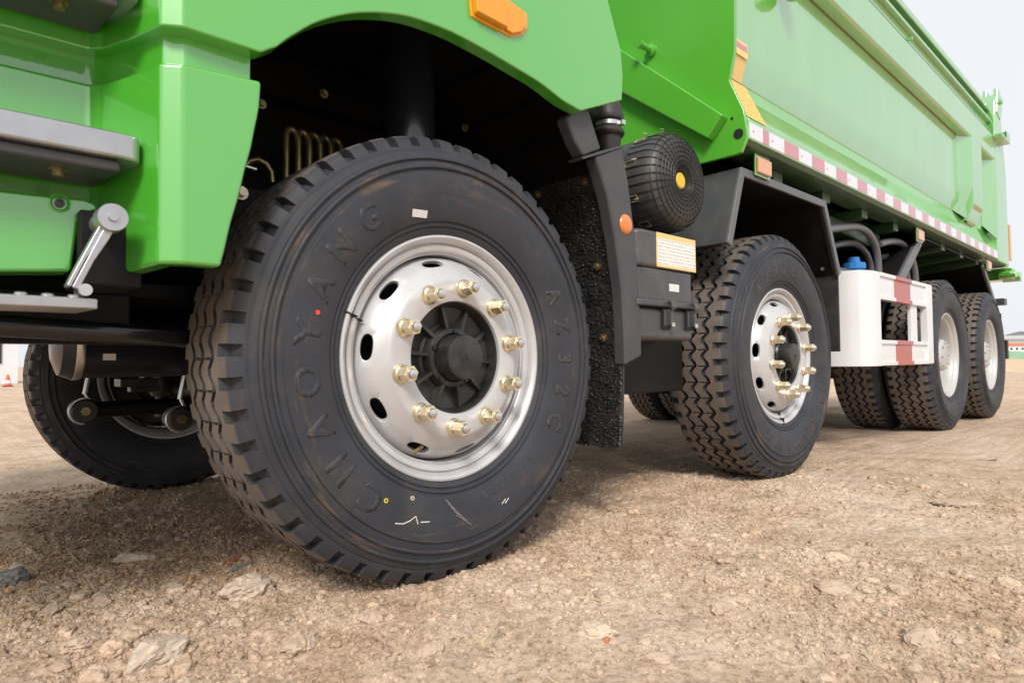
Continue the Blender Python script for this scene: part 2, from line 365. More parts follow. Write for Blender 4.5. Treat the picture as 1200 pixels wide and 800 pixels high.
def axis(lo, hi, step, far, g=1.12):
    core = list(np.arange(lo, hi, step)); a = []; s = step; p = lo
    while p > -far: s *= g; p -= s; a.append(p)
    b = []; s = step; p = core[-1]
    while p < far: s *= g; p += s; b.append(p)
    return np.array(a[::-1] + core + b)
gx = axis(-1.25, 1.6, 0.0062, 900); gy = axis(-1.12, 1.25, 0.0062, 900)
GX, GY = np.meshgrid(gx, gy); GZ = gz(GX, GY)
nx, ny = len(gx), len(gy)
idx = np.arange(nx * ny).reshape(ny, nx)
quads = np.stack([idx[:-1, :-1], idx[:-1, 1:], idx[1:, 1:], idx[1:, :-1]], -1).reshape(-1, 4)
def np_mesh(name, V, Q, mat, smooth=True):
    me = bpy.data.meshes.new(name); k = Q.shape[1]
    me.vertices.add(len(V)); me.vertices.foreach_set('co', V.astype(np.float32).ravel())
    me.loops.add(Q.size); me.loops.foreach_set('vertex_index', Q.astype(np.int32).ravel())
    me.polygons.add(len(Q)); me.polygons.foreach_set('loop_start', np.arange(0, Q.size, k, dtype=np.int32))
    me.update(calc_edges=True); me.polygons.foreach_set('use_smooth', [smooth] * len(Q)); me.materials.append(mat); me.update(); return me
ground = link('ground', np_mesh('ground', np.stack([GX, GY, GZ], -1).reshape(-1, 3), quads, M['soil'])); ground['kind'] = 'structure'

# loose clods and crumbs
def ico(sub):
    b = bmesh.new(); bmesh.ops.create_icosphere(b, subdivisions=sub, radius=1); b.verts.ensure_lookup_table()
    V = np.array([v.co[:] for v in b.verts]); F = np.array([[v.index for v in f.verts] for f in b.faces]); b.free(); return V, F
def scatter(name, n, lo, hi, sub, region, squash, seed, smooth, lift=.18):
    g = np.random.default_rng(seed); V0, F0 = ico(sub); x0, x1, y0, y1 = region
    x = g.uniform(x0, x1, n * 8); y = g.uniform(y0, y1, n * 8)
    d = np.hypot(x + .95, y + 1.24)
    ang = np.abs((np.arctan2(x + .95, y + 1.24) - .753 + np.pi) % (2 * np.pi) - np.pi)
    keep = (vn(x, y, 1.6, 21) + .5 + .5 * vn(x, y, 6, 22) > g.uniform(-.1, .75, len(x))) & (ang < 1.0) & ((x < .25 + .35 * y) | (vn(x + .4 * vn(x, y, 3.1, 41), y + .4 * vn(x, y, 3.1, 42), 2.3, 31) + .35 * vn(x, y, 7, 32) > g.uniform(-.42, .12, len(x))) | (sub == 3)) & (d > .45) & (np.minimum(1, ((1.5 if seed != 14 else 4) / d) ** 1.3) > g.uniform(0, 1, len(x)))
    x = x[keep][:n]; y = y[keep][:n]; n = len(x)
    s = lo + (hi - lo) * g.beta(1.0, 5.0, n)
    z = gz(x, y) + s * lift
    A = g.uniform(0, 6.283, n); sx = s * g.uniform(.7, 1.25, n); sy = s * g.uniform(.7, 1.2, n); sz = s * squash * g.uniform(.7, 1.2, n)
    P = V0[None] * (1 + g.normal(0, {1: .20, 2: .11, 3: .05}[sub], (n, len(V0), 1))) * (1 + .22 * np.sin(V0[None, :, :1] * 2.3 + g.uniform(0, 6, (n, 1, 1))) * np.sin(V0[None, :, 1:2] * 2.9 + g.uniform(0, 6, (n, 1, 1))))
    P = P * np.stack([sx, sy, sz], -1)[:, None]
    ca, sa = np.cos(A)[:, None], np.sin(A)[:, None]
    Q = np.stack([P[..., 0] * ca - P[..., 1] * sa + x[:, None], P[..., 0] * sa + P[..., 1] * ca + y[:, None], P[..., 2] + z[:, None]], -1)
    F = F0[None] + (np.arange(n) * len(V0))[:, None, None]
    me = np_mesh(name, Q.reshape(-1, 3), F.reshape(-1, 3), M['clod'], smooth)
    c = me.color_attributes.new('tint', 'FLOAT_COLOR', 'POINT')
    t = np.clip(g.normal(1.02, .085, n), .75, 1.3); k = np.stack([t, t * g.uniform(.98, 1.01, n), t * g.uniform(.96, 1.01, n), np.ones(n)], -1)
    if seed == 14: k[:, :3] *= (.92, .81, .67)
    c.data.foreach_set('color', np.repeat(k, len(V0), 0).astype(np.float32).ravel())
    o = link(name, me); o['kind'] = 'stuff'; return o
thing(scatter('soil_crumbs', 64000, .0016, .0088, 1, (-1.3, 1.9, -1.1, 1.5), .8, 3, False, .22), 'fine dry tan soil crumbs strewn over the ground', 'soil')
thing(scatter('soil_clods', 4200, .005, .019, 2, (-1.4, 2.4, -1.1, 2.4), .7, 4, False, .12), 'loose tan clods of dry earth lying on the ground', 'soil')
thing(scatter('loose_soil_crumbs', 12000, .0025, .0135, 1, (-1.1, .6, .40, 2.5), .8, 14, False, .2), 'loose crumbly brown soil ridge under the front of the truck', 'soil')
thing(scatter('hard_earth_pieces', 620, .012, .036, 3, (-1.4, 2.2, -1.1, 1.6), .55, 6, False, .02), 'larger flattish pieces of hard tan earth set in the ground', 'soil')

# ------------------------------------------------------------------ truck
truck = bpy.data.objects.new('dump_truck', None); col.objects.link(truck)
thing(truck, 'bright green four-axle dump truck parked on bare dry soil', 'dump truck')

# ---- wheels
TC = 0.12   # tyre centre plane, measured inward from the outer rim flange
def tyre_mesh():
    side = [(.284, .014), (.299, -.003), (.304, -.006), (.311, -.010), (.313, -.0075), (.316, -.0075), (.318, -.0125), (.323, -.0145), (.325, -.012), (.328, -.012), (.330, -.017), (.340, -.022),
            (.365, -.0295), (.395, -.034), (.420, -.0355), (.438, -.035), (.4405, -.031), (.455, -.029), (.457, -.0345), (.4605, -.0355), (.464, -.034), (.466, -.028), (.477, -.026),
            (.479, -.031), (.4825, -.0315), (.486, -.030), (.488, -.0235), (.500, -.0195), (.5025, -.0165), (.505, -.0165)]
    # shoulder lug points (r, y, notch shift r, notch shift y)
    lug = [(.512, -.0145, 0, 0), (.517, -.0125, -.003, .009), (.531, -.0060, -.010, .014), (.538, .000, -.014, .018), (.5415, .007, -.018, .016), (.5425, .019, -.016, .008), (.5430, .026, -.012, .003), (.5433, .033, 0, 0)]
    tread = []; A = .0095; hw = .0090
    for gc in (.066, TC, 2 * TC - .066):
        dep = .016
        tread += [('g', gc - hw, 0), ('g', gc - hw * .75, dep), ('g', gc + hw * .75, dep), ('g', gc + hw, 0)]
        if gc < .17: tread += [('s', gc + .014, 0), ('s', gc + .040, 0)]
    NP = 52; fr = [0, .035, .16, .30, .5, .56, .585, .75, .92, .945]
    def zz(f): # zigzag
        f = f % 1
        return (-1 + f / .3 * 2) if f < .3 else (1 if f < .5 else (1 - (f - .5) / .3 * 2 if f < .8 else -1))
    rows = []
    nP = 2 * (len(side) + len(lug)) + len(tread)
    for p in range(NP):
        jit = 1.0
        for f in fr:
            a = 2 * math.pi * (p + f) / NP; row = []
            nf = 1 if .575 < f < .93 else 0
            for r, y in side: row.append((r, y))
            for r, y, dr, dy in lug: row.append((r + dr * nf, y + dy * nf))
            z = zz(f)
            sipe = .006 if abs(f - .0) < 1e-6 else 0
            for k, y, dep in tread:
                crown = .545 - ((y - TC) / .115) ** 2 * .0028
                if k == 'g': row.append((crown - dep, y + A * z))
                else: row.append((crown - sipe, y + A * z))
            nf2 = 1 if (f < .10 or f > .999) else (1 if .16 < f < .31 else 0)
            nf2 = 1 if .03 < f < .31 else 0
            for r, y, dr, dy in lug[::-1]: row.append((r + dr * nf2, 2 * TC - y - dy * nf2))
            for r, y in side[::-1]: row.append((r, 2 * TC - y))
            row = [(r if r < .30 else .30 + (r - .30) * .963, y) for r, y in row]
            rows.append([(r * math.cos(a), y, r * math.sin(a)) for r, y in row])
    V = np.array(rows); N, K, _ = V.shape; ix = np.arange(N * K).reshape(N, K); ix2 = np.roll(ix, -1, 0)
    Q = np.stack([ix[:, :-1], ix2[:, :-1], ix2[:, 1:], ix[:, 1:]], -1).reshape(-1, 4)
    me = np_mesh('tyre', V.reshape(-1, 3), Q, M['tyre']); me.set_sharp_from_angle(angle=R(32)); return me
TYRE = tyre_mesh()

def disc_mesh():
    """front steel wheel: flange, lock ring, hand-hole cone, bolt face"""
    b = MB()
    b.lathe([(.262, .16), (.262, .06), (.284, .020), (.2945, .010), (.298, .004), (.2985, -.001), (.2965, -.0045), (.292, -.0055), (.286, -.002), (.281, .006), (.2790, .0115), (.2775, .0150), (.2762, .0150), (.2755, .0110), (.2735, .0095), (.2650, .0105), (.2610, .0125), (.2590, .0160), (.2580, .0200), (.2560, .0190), (.2540, .0205), (.2530, .026), (.2520, .060), (.25, .070), (.25, .235)], 112)
    b.lathe([(.255, .06), (.255, .17), (.262, .195), (.272, .222), (.282, .236), (.290, .2445), (.2955, .2445), (.2985, .241), (.298, .236), (.294, .230), (.284, .220), (.268, .19), (.262, .16)], 112)
    prof_in = [(.1955, -.0245), (.190, -.0285), (.184, -.030), (.1385, -.030), (.1355, -.0285), (.1345, -.025), (.1345, .02)]
    b.lathe(prof_in, 112)
    # cone with ten oval hand holes
    S0, S1 = Vector((.2495, .047)), Vector((.1955, -.0245))
    def cone(u):                     # slightly bowed
        p = S0.lerp(S1, u); n = Vector((.0715, -.054)).normalized() * (.012 * 4 * u * (1 - u)); return p + Vector((n.x, -abs(n.y)))
    NH, HX, HU = 10, R(7.4), .165; UC = .50
    for h in range(NH):
        ac = R(30 + 36 * h); ring = []; outer = []; n = 32
        for k in range(n):
            t = 2 * math.pi * k / n; ct, st = math.cos(t), math.sin(t)
            e = 2.4; rr = (abs(ct) ** e + abs(st) ** e) ** (-1 / e)
            ring.append((ct * rr * HX, UC + st * rr * HU))
            q = 1 / max(abs(ct), abs(st)); outer.append((max(-1, min(1, ct * q)) * R(18), UC + max(-1, min(1, st * q)) * .5))
        def P(a, u, ins=0):
            p = cone(u); r, y = p.x - ins * .6, p.y + ins * .8; return (r * math.cos(ac + a), y, r * math.sin(ac + a))
        mid = [((a * .55 + c * .45), (u * .55 + d * .45)) for (a, u), (c, d) in zip(ring, outer)]
        lip = [(a * 1.10, UC + (u - UC) * 1.10) for a, u in ring]
        vs = [P(*p) for p in outer] + [P(*p) for p in mid] + [P(*p) for p in lip] + [P(*p, ins=.002) for p in ring] + [P(*p, ins=.012) for p in ring]
        fs = [(L * n + k, L * n + (k + 1) % n, (L + 1) * n + (k + 1) % n, (L + 1) * n + k) for L in range(4) for k in range(n)]
        b.add(vs, fs)
    me = b.mesh('wheel_disc', M['silver'], 40, recalc=True); return me
def weld(me, d=1e-4):
    b = bmesh.new(); b.from_mesh(me); bmesh.ops.remove_doubles(b, verts=b.verts, dist=d); bmesh.ops.recalc_face_normals(b, faces=b.faces); b.to_mesh(me); b.free()
    me.polygons.foreach_set('use_smooth', [True] * len(me.polygons)); me.set_sharp_from_angle(angle=R(40)); return me
DISC = weld(disc_mesh(), 2e-4)

def hub_mesh():
    b = MB()
    b.lathe([(.1342, .0), (.1338, -.020), (.1305, -.022), (.1280, -.016), (.123, .008), (.085, .014), (.078, .010), (.074, -.006), (.070, -.012), (.060, -.014), (.0555, -.010), (.0545, -.050), (.052, -.0585), (.047, -.0600), (.0, -.0600)], 64)
    for k in range(10):
        a = R(12.3 + 18 + 36 * k); c, s = math.cos(a), math.sin(a); t = .0042
        def P(r, w, y): return (r * c - w * s, y, r * s + w * c)
        b.add([P(.068, -t * 1.3, .014), P(.068, t * 1.3, .014), P(.127, t * 1.3, .012), P(.127, -t * 1.3, .012), P(.068, -t, -.010), P(.068, t, -.010), P(.124, t, -.004), P(.124, -t, -.004)],
              [(0, 1, 2, 3), (4, 7, 6, 5), (0, 4, 5, 1), (1, 5, 6, 2), (2, 6, 7, 3), (3, 7, 4, 0)])
    for k in range(5):      # small cap screws
        a = R(15 + 72 * k); b.lathe([(0, -.0175), (.006, -.0175), (.006, -.009)], 8, c=(.0645 * math.cos(a), 0, .0645 * math.sin(a)))
    for k in range(3):      # cast emblem: three small raised strokes
        a = R(90 + 120 * k); b.obox((.006 * math.cos(a), -.0604, .006 * math.sin(a)), (.012, .0022, .0028), Matrix.Rotation(-a + R(40), 3, 'Y'))
    b.lathe([(.25, .10), (.140, .10), (.134, .02)], 48)      # dark drum seen through the hand holes
    b.lathe([(.235, .060), (.235, .20)], 48)
    return b.mesh('hub', M['hub'], 35)
HUB = hub_mesh()
def nut_mesh():
    b = MB()
    b.lathe([(.0228, 0), (.0228, -.0035), (.0205, -.0095), (.0172, -.0125)], 28, mi=0)
    hexp = [(.0182 * math.cos(R(60 * k + 10)), .0182 * math.sin(R(60 * k + 10))) for k in range(6)]
    b.prism([(x * 1.0, z * 1.0) for x, z in hexp], -.0105, -.0425, mi=0)
    b.prism([(x * .90, z * .90) for x, z in hexp], -.0424, -.0452, mi=0)
    b.lathe([(.0118, -.036), (.0118, -.0485), (.0100, -.0520), (.006, -.0540), (0, -.0545)], 18, mi=1)
    return b.mesh('lug_nut', [M['gold'], M['steel']], 30)
NUT = nut_mesh()

def arc_text(txt, size, rad, amid, y, depth, inv=False, width=None, spacing=1.0):
    cu = bpy.data.curves.new('t', 'FONT'); cu.body = txt; cu.size = size; cu.align_x = 'CENTER'; cu.space_character = spacing; cu.resolution_u = 3; cu.offset = size * .030
    to = bpy.data.objects.new('t', cu); col.objects.link(to); dg = bpy.context.evaluated_depsgraph_get(); dg.update()
    me = bpy.data.meshes.new_from_object(to.evaluated_get(dg)); bpy.data.objects.remove(to)
    b = bmesh.new(); b.from_mesh(me)
    bmesh.ops.subdivide_edges(b, edges=[e for e in b.edges if e.calc_length() > size * .2], cuts=2)
    bmesh.ops.triangulate(b, faces=b.faces)
    ret = bmesh.ops.extrude_face_region(b, geom=b.faces[:])
    for v in [g for g in ret['geom'] if isinstance(g, bmesh.types.BMVert)]: v.co.z += depth
    for v in b.verts:
        x, h, d = v.co; r = rad + (h - size * .35); a = R(amid) - x / rad
        rr = r; yy = y(r) if callable(y) else y
        v.co = Vector((rr * math.cos(a), yy - d + .0006, rr * math.sin(a)))
    bmesh.ops.recalc_face_normals(b, faces=b.faces); b.to_mesh(me); b.free(); return me
def letters(txt, size, rad, a0, a1, depth):
    return [arc_text(ch, size, rad, a0 + (a1 - a0) * i / (len(txt) - 1), wally, depth) for i, ch in enumerate(txt)]
def wally(r):
    P = [(.3289, -.017), (.3385, -.022), (.3626, -.0295), (.3915, -.034), (.4156, -.0355), (.4329, -.035)]
    return float(np.interp(r, [p[0] for p in P], [p[1] for p in P]))
TXT = letters('CHAOYANG', .080, .386, 231, 128.5, .0010)
TXT2 = letters('AZ32C', .066, .382, 26.5, -28, .0010)
TXT3 = letters('12.00R20', .024, .352, -48, -76, .0010)
for me in TXT: me.materials.append(M['tyre'])
for me in TXT2 + TXT3: me.materials.append(M['tyre_letter'])

def front_wheel(name='wheel'):
    w_ = link(name, DISC, truck)
    link('tyre', TYRE, w_); link('hub', HUB, w_)
    for k in range(10):
        a = R(12.3 + 36 * k); link('lug_nut', NUT, w_, (.1672 * math.cos(a), -.0302, .1672 * math.sin(a)))
    for me in TXT + TXT2 + TXT3: link('raised_letter', me, w_)
    b = MB(); b.box((-.006, -.0075, -.0014), (.022, .02, .0014)); b.box((-.030, .010, -.0014), (-.008, .0208, .0014))
    s = part('lock_ring_split', b, M['dark'], w_); a = R(160.8); s.location = (.278 * math.cos(a), .0, .278 * math.sin(a)); s.rotation_euler = (0, -a, 0)
    b = MB(); b.tube([(.245 * math.cos(R(246)), .02, .245 * math.sin(R(246))), (.222 * math.cos(R(248)), .0, .222 * math.sin(R(248)))], .0045, 8)
    part('valve', b, M['brass'], w_)
    return w_
wheel1 = front_wheel()
wheel1.location = (0, 0, HUBZ); wheel1['label'] = 'front wheel with paper tag, chalk tick and paint dots on its tyre'
wheel2 = copy_tree(wheel1, truck); wheel2.location = (W2X, 0, HUBZ); wheel2.rotation_euler = (0, R(-108), 0); wheel2['label'] = 'second axle wheel beside the grey wheel arch'
# marks that only the front tyre carries
def pol(r, a, y): return (r * math.cos(R(a)), y, r * math.sin(R(a)))
b = MB(); q = pol(.349, 107.8, 0); ca_, sa_ = math.cos(R(4)), math.sin(R(4)); vs_ = []
for j in range(3):
    for i in range(6):
        u, v = (i / 5 - .5) * .044, (j / 2 - .5) * .017; x, z = q[0] + u * ca_ - v * sa_, q[2] + u * sa_ + v * ca_; vs_.append((x, wally(math.hypot(x, z)) - .0012, z))
b.add(vs_, [(j * 6 + i, j * 6 + i + 1, j * 6 + i + 7, j * 6 + i + 6) for j in range(2) for i in range(5)])
part('paper_tag', b, M['barcode'], wheel1)
def ring_mark(name, r, a, ro, ri, mat):
    b = MB(); y = wally(r) - .0008; c = pol(r, a, y); b.lathe([(ri, 0), (ri, -.0006), (ro, -.0006), (ro, .001)] if ri else [(0, -.0006), (ro, -.0006), (ro, .001)], 20, c=c); part(name, b, mat, wheel1)
ring_mark('paint_dot', .373, 165.7, .0050, 0, M['red_dot']); ring_mark('paint_dot', .371, -123.3, .0052, .0026, M['yellow_dot'])
ring_mark('moulded_stud', .343, -112.3, .0055, .0022, M['rock_pale'])
M['scuff'] = simple('rubber_scuff', (0.20, 0.19, 0.17), 0.9, var=.4, vscale=300)
def chalk(pts, r=.0011, mat='chalk'):
    b = MB(); P = []
    for px, py in pts:
        q = U(px, py, Y=-.034); rr = math.hypot(q.x, q.z - HUBZ); q = U(px, py, Y=wally(rr) if rr < .4329 else -.0355); P.append((q.x, q.y - .0009, q.z - HUBZ))
    b.tube(P, r, 5); part('chalk_mark' if mat == 'chalk' else 'scuff_mark', b, M[mat], wheel1)
chalk([(463, 613), (472, 613.5), (480, 610), (487, 604.5), (489.5, 613.5)]); chalk([(493, 611.5), (503, 611)])
for k in range(5):
    x = 522 + k * 3.2; y = 585 + k * 4.6; chalk([(x, y), (x + 5 + k, y + 5), (x + 9 + 2 * k, y + 11)], .0013, 'scuff')
chalk([(588, 590), (592, 584), (592, 589), (596, 583)], .0009)

# rear wheels: deep dish
def rear_disc():
    b = MB()
    b.lathe([(.262, .235), (.270, .05), (.284, .020), (.2945, .010), (.298, .004), (.2985, -.001), (.2965, -.0045), (.292, -.0055), (.286, -.002), (.279, .008), (.2745, .016), (.2725, .0215), (.2700, .0235), (.2690, .0205), (.262, .024), (.258, .030), (.2535, .045), (.249, .075), (.248, .120), (.238, .145), (.215, .163), (.19, .170), (.10, .170)], 80)
    for k in range(10):
        a = R(36 * k + 18); c = (.222 * math.cos(a), 0, .222 * math.sin(a))
    return b.mesh('rear_disc', M['silver_in'], 40)
RDISC = rear_disc()
b = MB(); b.lathe([(.145, .17), (.145, .10), (.140, .085), (.118, .080), (.112, .030), (.100, .018), (.075, .012), (0, .012)], 48)
for k in range(8): b.lathe([(0, .005), (.010, .005), (.010, .02)], 6, c=(.088 * math.cos(R(45 * k)), 0, .088 * math.sin(R(45 * k))))
RHUB = b.mesh('rear_hub', M['silver_in'], 35)
def rear_wheel(outer=True):
    w_ = link('wheel', RDISC, truck); link('tyre', TYRE, w_)
    if outer:
        link('hub', RHUB, w_)
        for k in range(10):
            a = R(36 * k); link('lug_nut', NUT, w_, (.1672 * math.cos(a), .170, .1672 * math.sin(a)))
        for me in TXT + TXT2: link('raised_letter', me, w_)
    return w_
rw = rear_wheel(); rw.location = (W3X, -.05, HUBZ); rw.rotation_euler = (0, R(40), 0)
r2 = copy_tree(rw, truck); r2.location = (W4X, -.05, HUBZ); r2.rotation_euler = (0, R(-75), 0)
ri = rear_wheel(False); ri.location = (W3X, .29 + .24, HUBZ - .008); ri.rotation_euler = (0, R(13), R(180))
r3 = copy_tree(ri, truck); r3.location = (W4X, .29 + .24, HUBZ - .008); r3.rotation_euler = (0, R(50), R(180))
# far side
def farz(y): return HUBZ + float(slope(y))
f1 = copy_tree(wheel2, truck); f1.location = (-.075, 2.28, farz(2.2) + .004); f1.rotation_euler = (0, R(20), R(180)); f1['label'] = 'front wheel on the far side'
f2 = copy_tree(wheel2, truck); f2.location = (W2X - .03, 2.28, farz(2.2) + .004); f2.rotation_euler = (0, R(70), R(180)); del f2['label']
for X in (W3X, W4X):
    a_ = copy_tree(rw, truck); a_.location = (X, 2.40, farz(2.25)); a_.rotation_euler = (0, R(25), R(180))
    a_ = copy_tree(ri, truck); a_.location = (X, 1.82, farz(1.9)); a_.rotation_euler = (0, R(55), 0)

# ---- green cab side: fender, lower fairing with step wells
YF = -.09
arch = UXZ([(325, 55), (337, 46), (350, 38), (366, 29), (385, 22), (407, 17), (430, 15), (455, 16), (480, 20), (505, 28), (530, 38), (555, 51), (580, 65), (605, 80), (630, 95), (646, 107), (660, 118), (672, 125), (681, 130)], YF)
poly = [(-.632, 1.098), (-.50, 1.098)] + arch + [(.585, 1.308), (.592, 1.38), (.584, 1.457), (.525, 1.59), (.47, 1.9), (-.632, 1.9)]
def spl(P, m=4):
    P = [Vector(p) for p in P]; S = []
    for i in range(len(P) - 1):
        p0, p1, p2, p3 = P[max(0, i - 1)], P[i], P[i + 1], P[min(len(P) - 1, i + 2)]
        for k in range(m):
            t = k / m; S.append(tuple(.5 * ((2 * p1) + (p2 - p0) * t + (2 * p0 - 5 * p1 + 4 * p2 - p3) * t * t + (3 * p1 - p0 - 3 * p2 + p3) * t ** 3)))
    return S + [tuple(P[-1])]
def skin(name, ngon, path, zb, zt, th, bev, parent):
    # one continuous panel: outer face, chamfer and step-well walls share their edges
    vs = [(x, YF, z) for x, z in ngon]; n = len(vs); fs = [tuple(range(n))]; pb, pt = 0, n - 1
    for (x, y), z0, z1 in zip(path[1:], zb[1:], zt[1:]):
        vs += [(x, y, z0), (x, y, z1)]; nb_, nt2 = len(vs) - 2, len(vs) - 1; fs.append((pb, pt, nt2, nb_)); pb, pt = nb_, nt2
    me = bpy.data.meshes.new(name); me.from_pydata(vs, [], fs); bb = bmesh.new(); bb.from_mesh(me); bmesh.ops.recalc_face_normals(bb, faces=bb.faces); bb.faces.ensure_lookup_table()
    if bb.faces[0].normal.y > 0: bmesh.ops.reverse_faces(bb, faces=bb.faces)
    bb.to_mesh(me); bb.free(); me.materials.append(M['green']); me.polygons.foreach_set('use_smooth', [True] * len(me.polygons)); me.set_sharp_from_angle(angle=R(40))
    o = bpy.data.objects.new(name, me); col.objects.link(o); o.parent = parent
    so = o.modifiers.new('solidify', 'SOLIDIFY'); so.thickness = th; so.offset = -1; so.use_even_offset = True
    b = o.modifiers.new('bevel', 'BEVEL'); b.width = bev; b.segments = 4; b.limit_method = 'ANGLE'; b.angle_limit = R(20); b.harden_normals = True
    return o
arch = spl(arch, 2)
poly = [(-.632, 1.098), (-.50, 1.098)] + arch + [(.585, 1.308), (.592, 1.38), (.584, 1.457), (.525, 1.59), (.47, 1.9), (-.632, 1.9)]
# plan path of the cab side: chamfer, well side wall, well back wall
PATH = [(-.632, YF), (-.6625, -.070), (-.690, .02), (-.715, .085), (-.735, .105), (-1.30, .115)]
def offs(path, d):
    out = []
    for i in range(len(path)):
        a = Vector(path[max(0, i - 1)]); c = Vector(path[min(len(path) - 1, i + 1)]); t = (c - a).normalized(); out.append((path[i][0] - t.y * d, path[i][1] + t.x * d))
    return out
fender = skin('fender', poly, PATH, [1.098] * 6, [1.9] * 6, .042, .009, truck)
# recessed band between the upper and the lower fairing
band = [(-.505, YF + .035)] + [(x - .0 + .012, y + .032) for x, y in PATH]
b = MB(); b.sheet(band[::-1], 1.010, 1.112, .02, 'XY'); part('shadow_gap_panel', b, M['green'], truck, .004)
# lower fairing: outer face beside the wheel
low = UXZ([(307, 95), (305, 125), (300, 150), (295, 175), (288, 200), (281, 230), (272, 260), (265, 290), (259, 313)], YF)
skin('lower_fairing', [(-.632, .697)] + spl(low, 2)[::-1] + [(-.632, 1.036)], PATH, [.697, .697, .690, .80, .80, .80], [1.036] * 6, .034, .008, truck)
# kick panel under the tread, set forward of the well
kp = UXZ([(-160, 208), (0, 222), (60, 229), (100, 233), (112, 238), (116, 246), (100, 252), (92, 262), (84, 318), (0, 318), (-160, 316)], .045)
b = MB(); b.prism(kp, .045, .11); kick = part('kick_panel', b, M['green'], truck, .010, seg=4)
b = MB(); q = U(70, 238, Y=.043); b.lathe([(.0075, .004), (.0075, -.003), (.004, -.0035), (.004, 0), (0, 0)], 12, c=(q.x, .043, q.z))
part('socket_bolt', b, M['blackgloss'], kick)
b = MB(); b.lathe([(.0155, .004), (.0155, -.0012), (.0135, -.0022), (.0108, .0005), (.0095, .004)], 24, c=(q.x, .0435, q.z)); part('bolt_recess', b, M['green'], kick)
# step treads
def tread(z0, z1, y0, x1, nm):
    b = MB(); x0 = -1.30
    pts = [(x0, y0), (x1 - .03, y0), (x1 - .010, y0 + .006), (x1, y0 + .022), (x1 - .012, .100), (x0, .104)]
    b.prism(pts, z0, z1, 'XY'); t = part(nm, b, M['alu'], truck, .006)
    b = MB(); b.prism([(x0, y0 + .012), (x1 - .03, y0 + .014), (x1 - .04, .100), (x0, .102)], z0 - .020, z0 - .0005, 'XY'); part('tread_underside', b, M['grey'], t, .006)
    b = MB(); q = (-.79, y0 + .06, z0 - .0215); b.lathe([(0, -.010), (.0085, -.010), (.0085, 0), (.014, 0), (.014, .003)], 10, 'Z', c=q); part('bolt', b, M['brass'], t)
    return t
tread(.868, .911, -.05, -.680, 'step_tread'); tread(1.145, 1.185, -.045, -.683, 'step_tread')
# folding lower step
b = MB(); x1 = -.742; pts = [(-1.3, -.055), (x1 - .02, -.055), (x1, -.045), (x1 - .01, .07), (-1.3, .08)]
b.prism(pts, .619, .636, 'XY'); fs_ = part('folding_step', b, M['alu'], truck, .003)
for k in range(7):
    b = MB(); x = -.775 - .033 * k; b.lathe([(.0085, .0), (.0085, .003), (.006, .005), (0, .005)], 12, 'Z', c=(x, -.045, .6355)); part('grip_stud', b, M['alu'], fs_)
hq = U(128, 255, Y=-.055); fq = U(88, 338, Y=-.05)
b = MB()
dv = Vector((fq.x - hq.x, fq.z - hq.z)); nv = Vector((-dv.y, dv.x)).normalized()
def arm(off0, off1, y0, y1):
    A = [(hq.x + dv.x * t + nv.x * w_, hq.z + dv.y * t + nv.y * w_) for t, w_ in ((0.02, off0 + .008), (.25, off0 + .007), (.6, off0 + .001), (1, off0 - .001))]
    B = [(hq.x + dv.x * t + nv.x * w_, hq.z + dv.y * t + nv.y * w_) for t, w_ in ((1, off1), (.6, off1 + .002), (.25, off1 + .004), (0.02, off1 + .006))]
    b.prism(A + B, y0, y1)
arm(.006, -.005, -.054, -.047); arm(-.005, -.012, -.050, -.020)
part('step_arm', b, M['alu'], fs_, .002)
b = MB(); b.lathe([(0, -.014), (.0215, -.014), (.0225, -.012), (.0225, .022), (.019, .024), (.019, .10)], 28, c=(hq.x + .004, -.05, hq.z)); b.lathe([(0, -.019), (.007, -.019), (.008, -.0135)], 12, c=(hq.x + .004, -.05, hq.z))
part('hinge_roller', b, M['alu'], fs_)
b = MB(); b.lathe([(0, -.012), (.0095, -.012), (.0095, .03), (0, .03)], 16, c=(fq.x + .012, -.05, fq.z - .002)); part('pivot_pin', b, M['steel'], fs_)
b = MB(); b.box((-.758, .02, .665), (-.665, .16, .790)); part('hinge_bracket', b, M['black'], truck, .004)

# cab shell above and behind (bounds light and reflections)
b = MB()
b.prism([(-1.30, 1.3), (-1.36, 1.9), (-1.30, 2.3), (-1.12, 3.05), (.35, 3.15), (.52, 3.0), (.52, 1.45), (-.55, 1.46), (-.75, 1.46)], -.02, 2.36)
cab = part('cab_shell', b, M['green'], truck, .04)
b = MB(); b.box((-1.25, .55, 1.30), (.50, 2.30, 1.455)); part('cab_floor', b, M['black'], cab)
b = MB(); b.prism([(-.95, 2.15), (-.80, 2.85), (-.05, 2.88), (-.05, 2.15)], -.026, -.018); part('door_window', b, M['glass'], cab, .004)
b = MB(); b.box((-.045, -.027, 1.5), (-.035, -.015, 2.9)); part('door_seam', b, M['dark'], cab)
b = MB(); b.add([(-1.345, .1, 2.12), (-1.345, 2.25, 2.12), (-1.15, 2.2, 2.95), (-1.15, .15, 2.95)], [(0, 1, 2, 3)]); b.add([(-1.33, .1, 2.1), (-1.33, 2.25, 2.1), (-1.13, 2.2, 2.93), (-1.13, .15, 2.93)], [(0, 1, 2, 3)])
part('windscreen', b, M['glass'], cab)
# front bumper
b = MB(); b.prism([(-1.50, .72), (-1.52, 1.1), (-1.36, 1.3), (-1.30, 1.3), (-1.30, .72)], -.06, 2.42); part('bumper', b, M['green'], truck, .03)
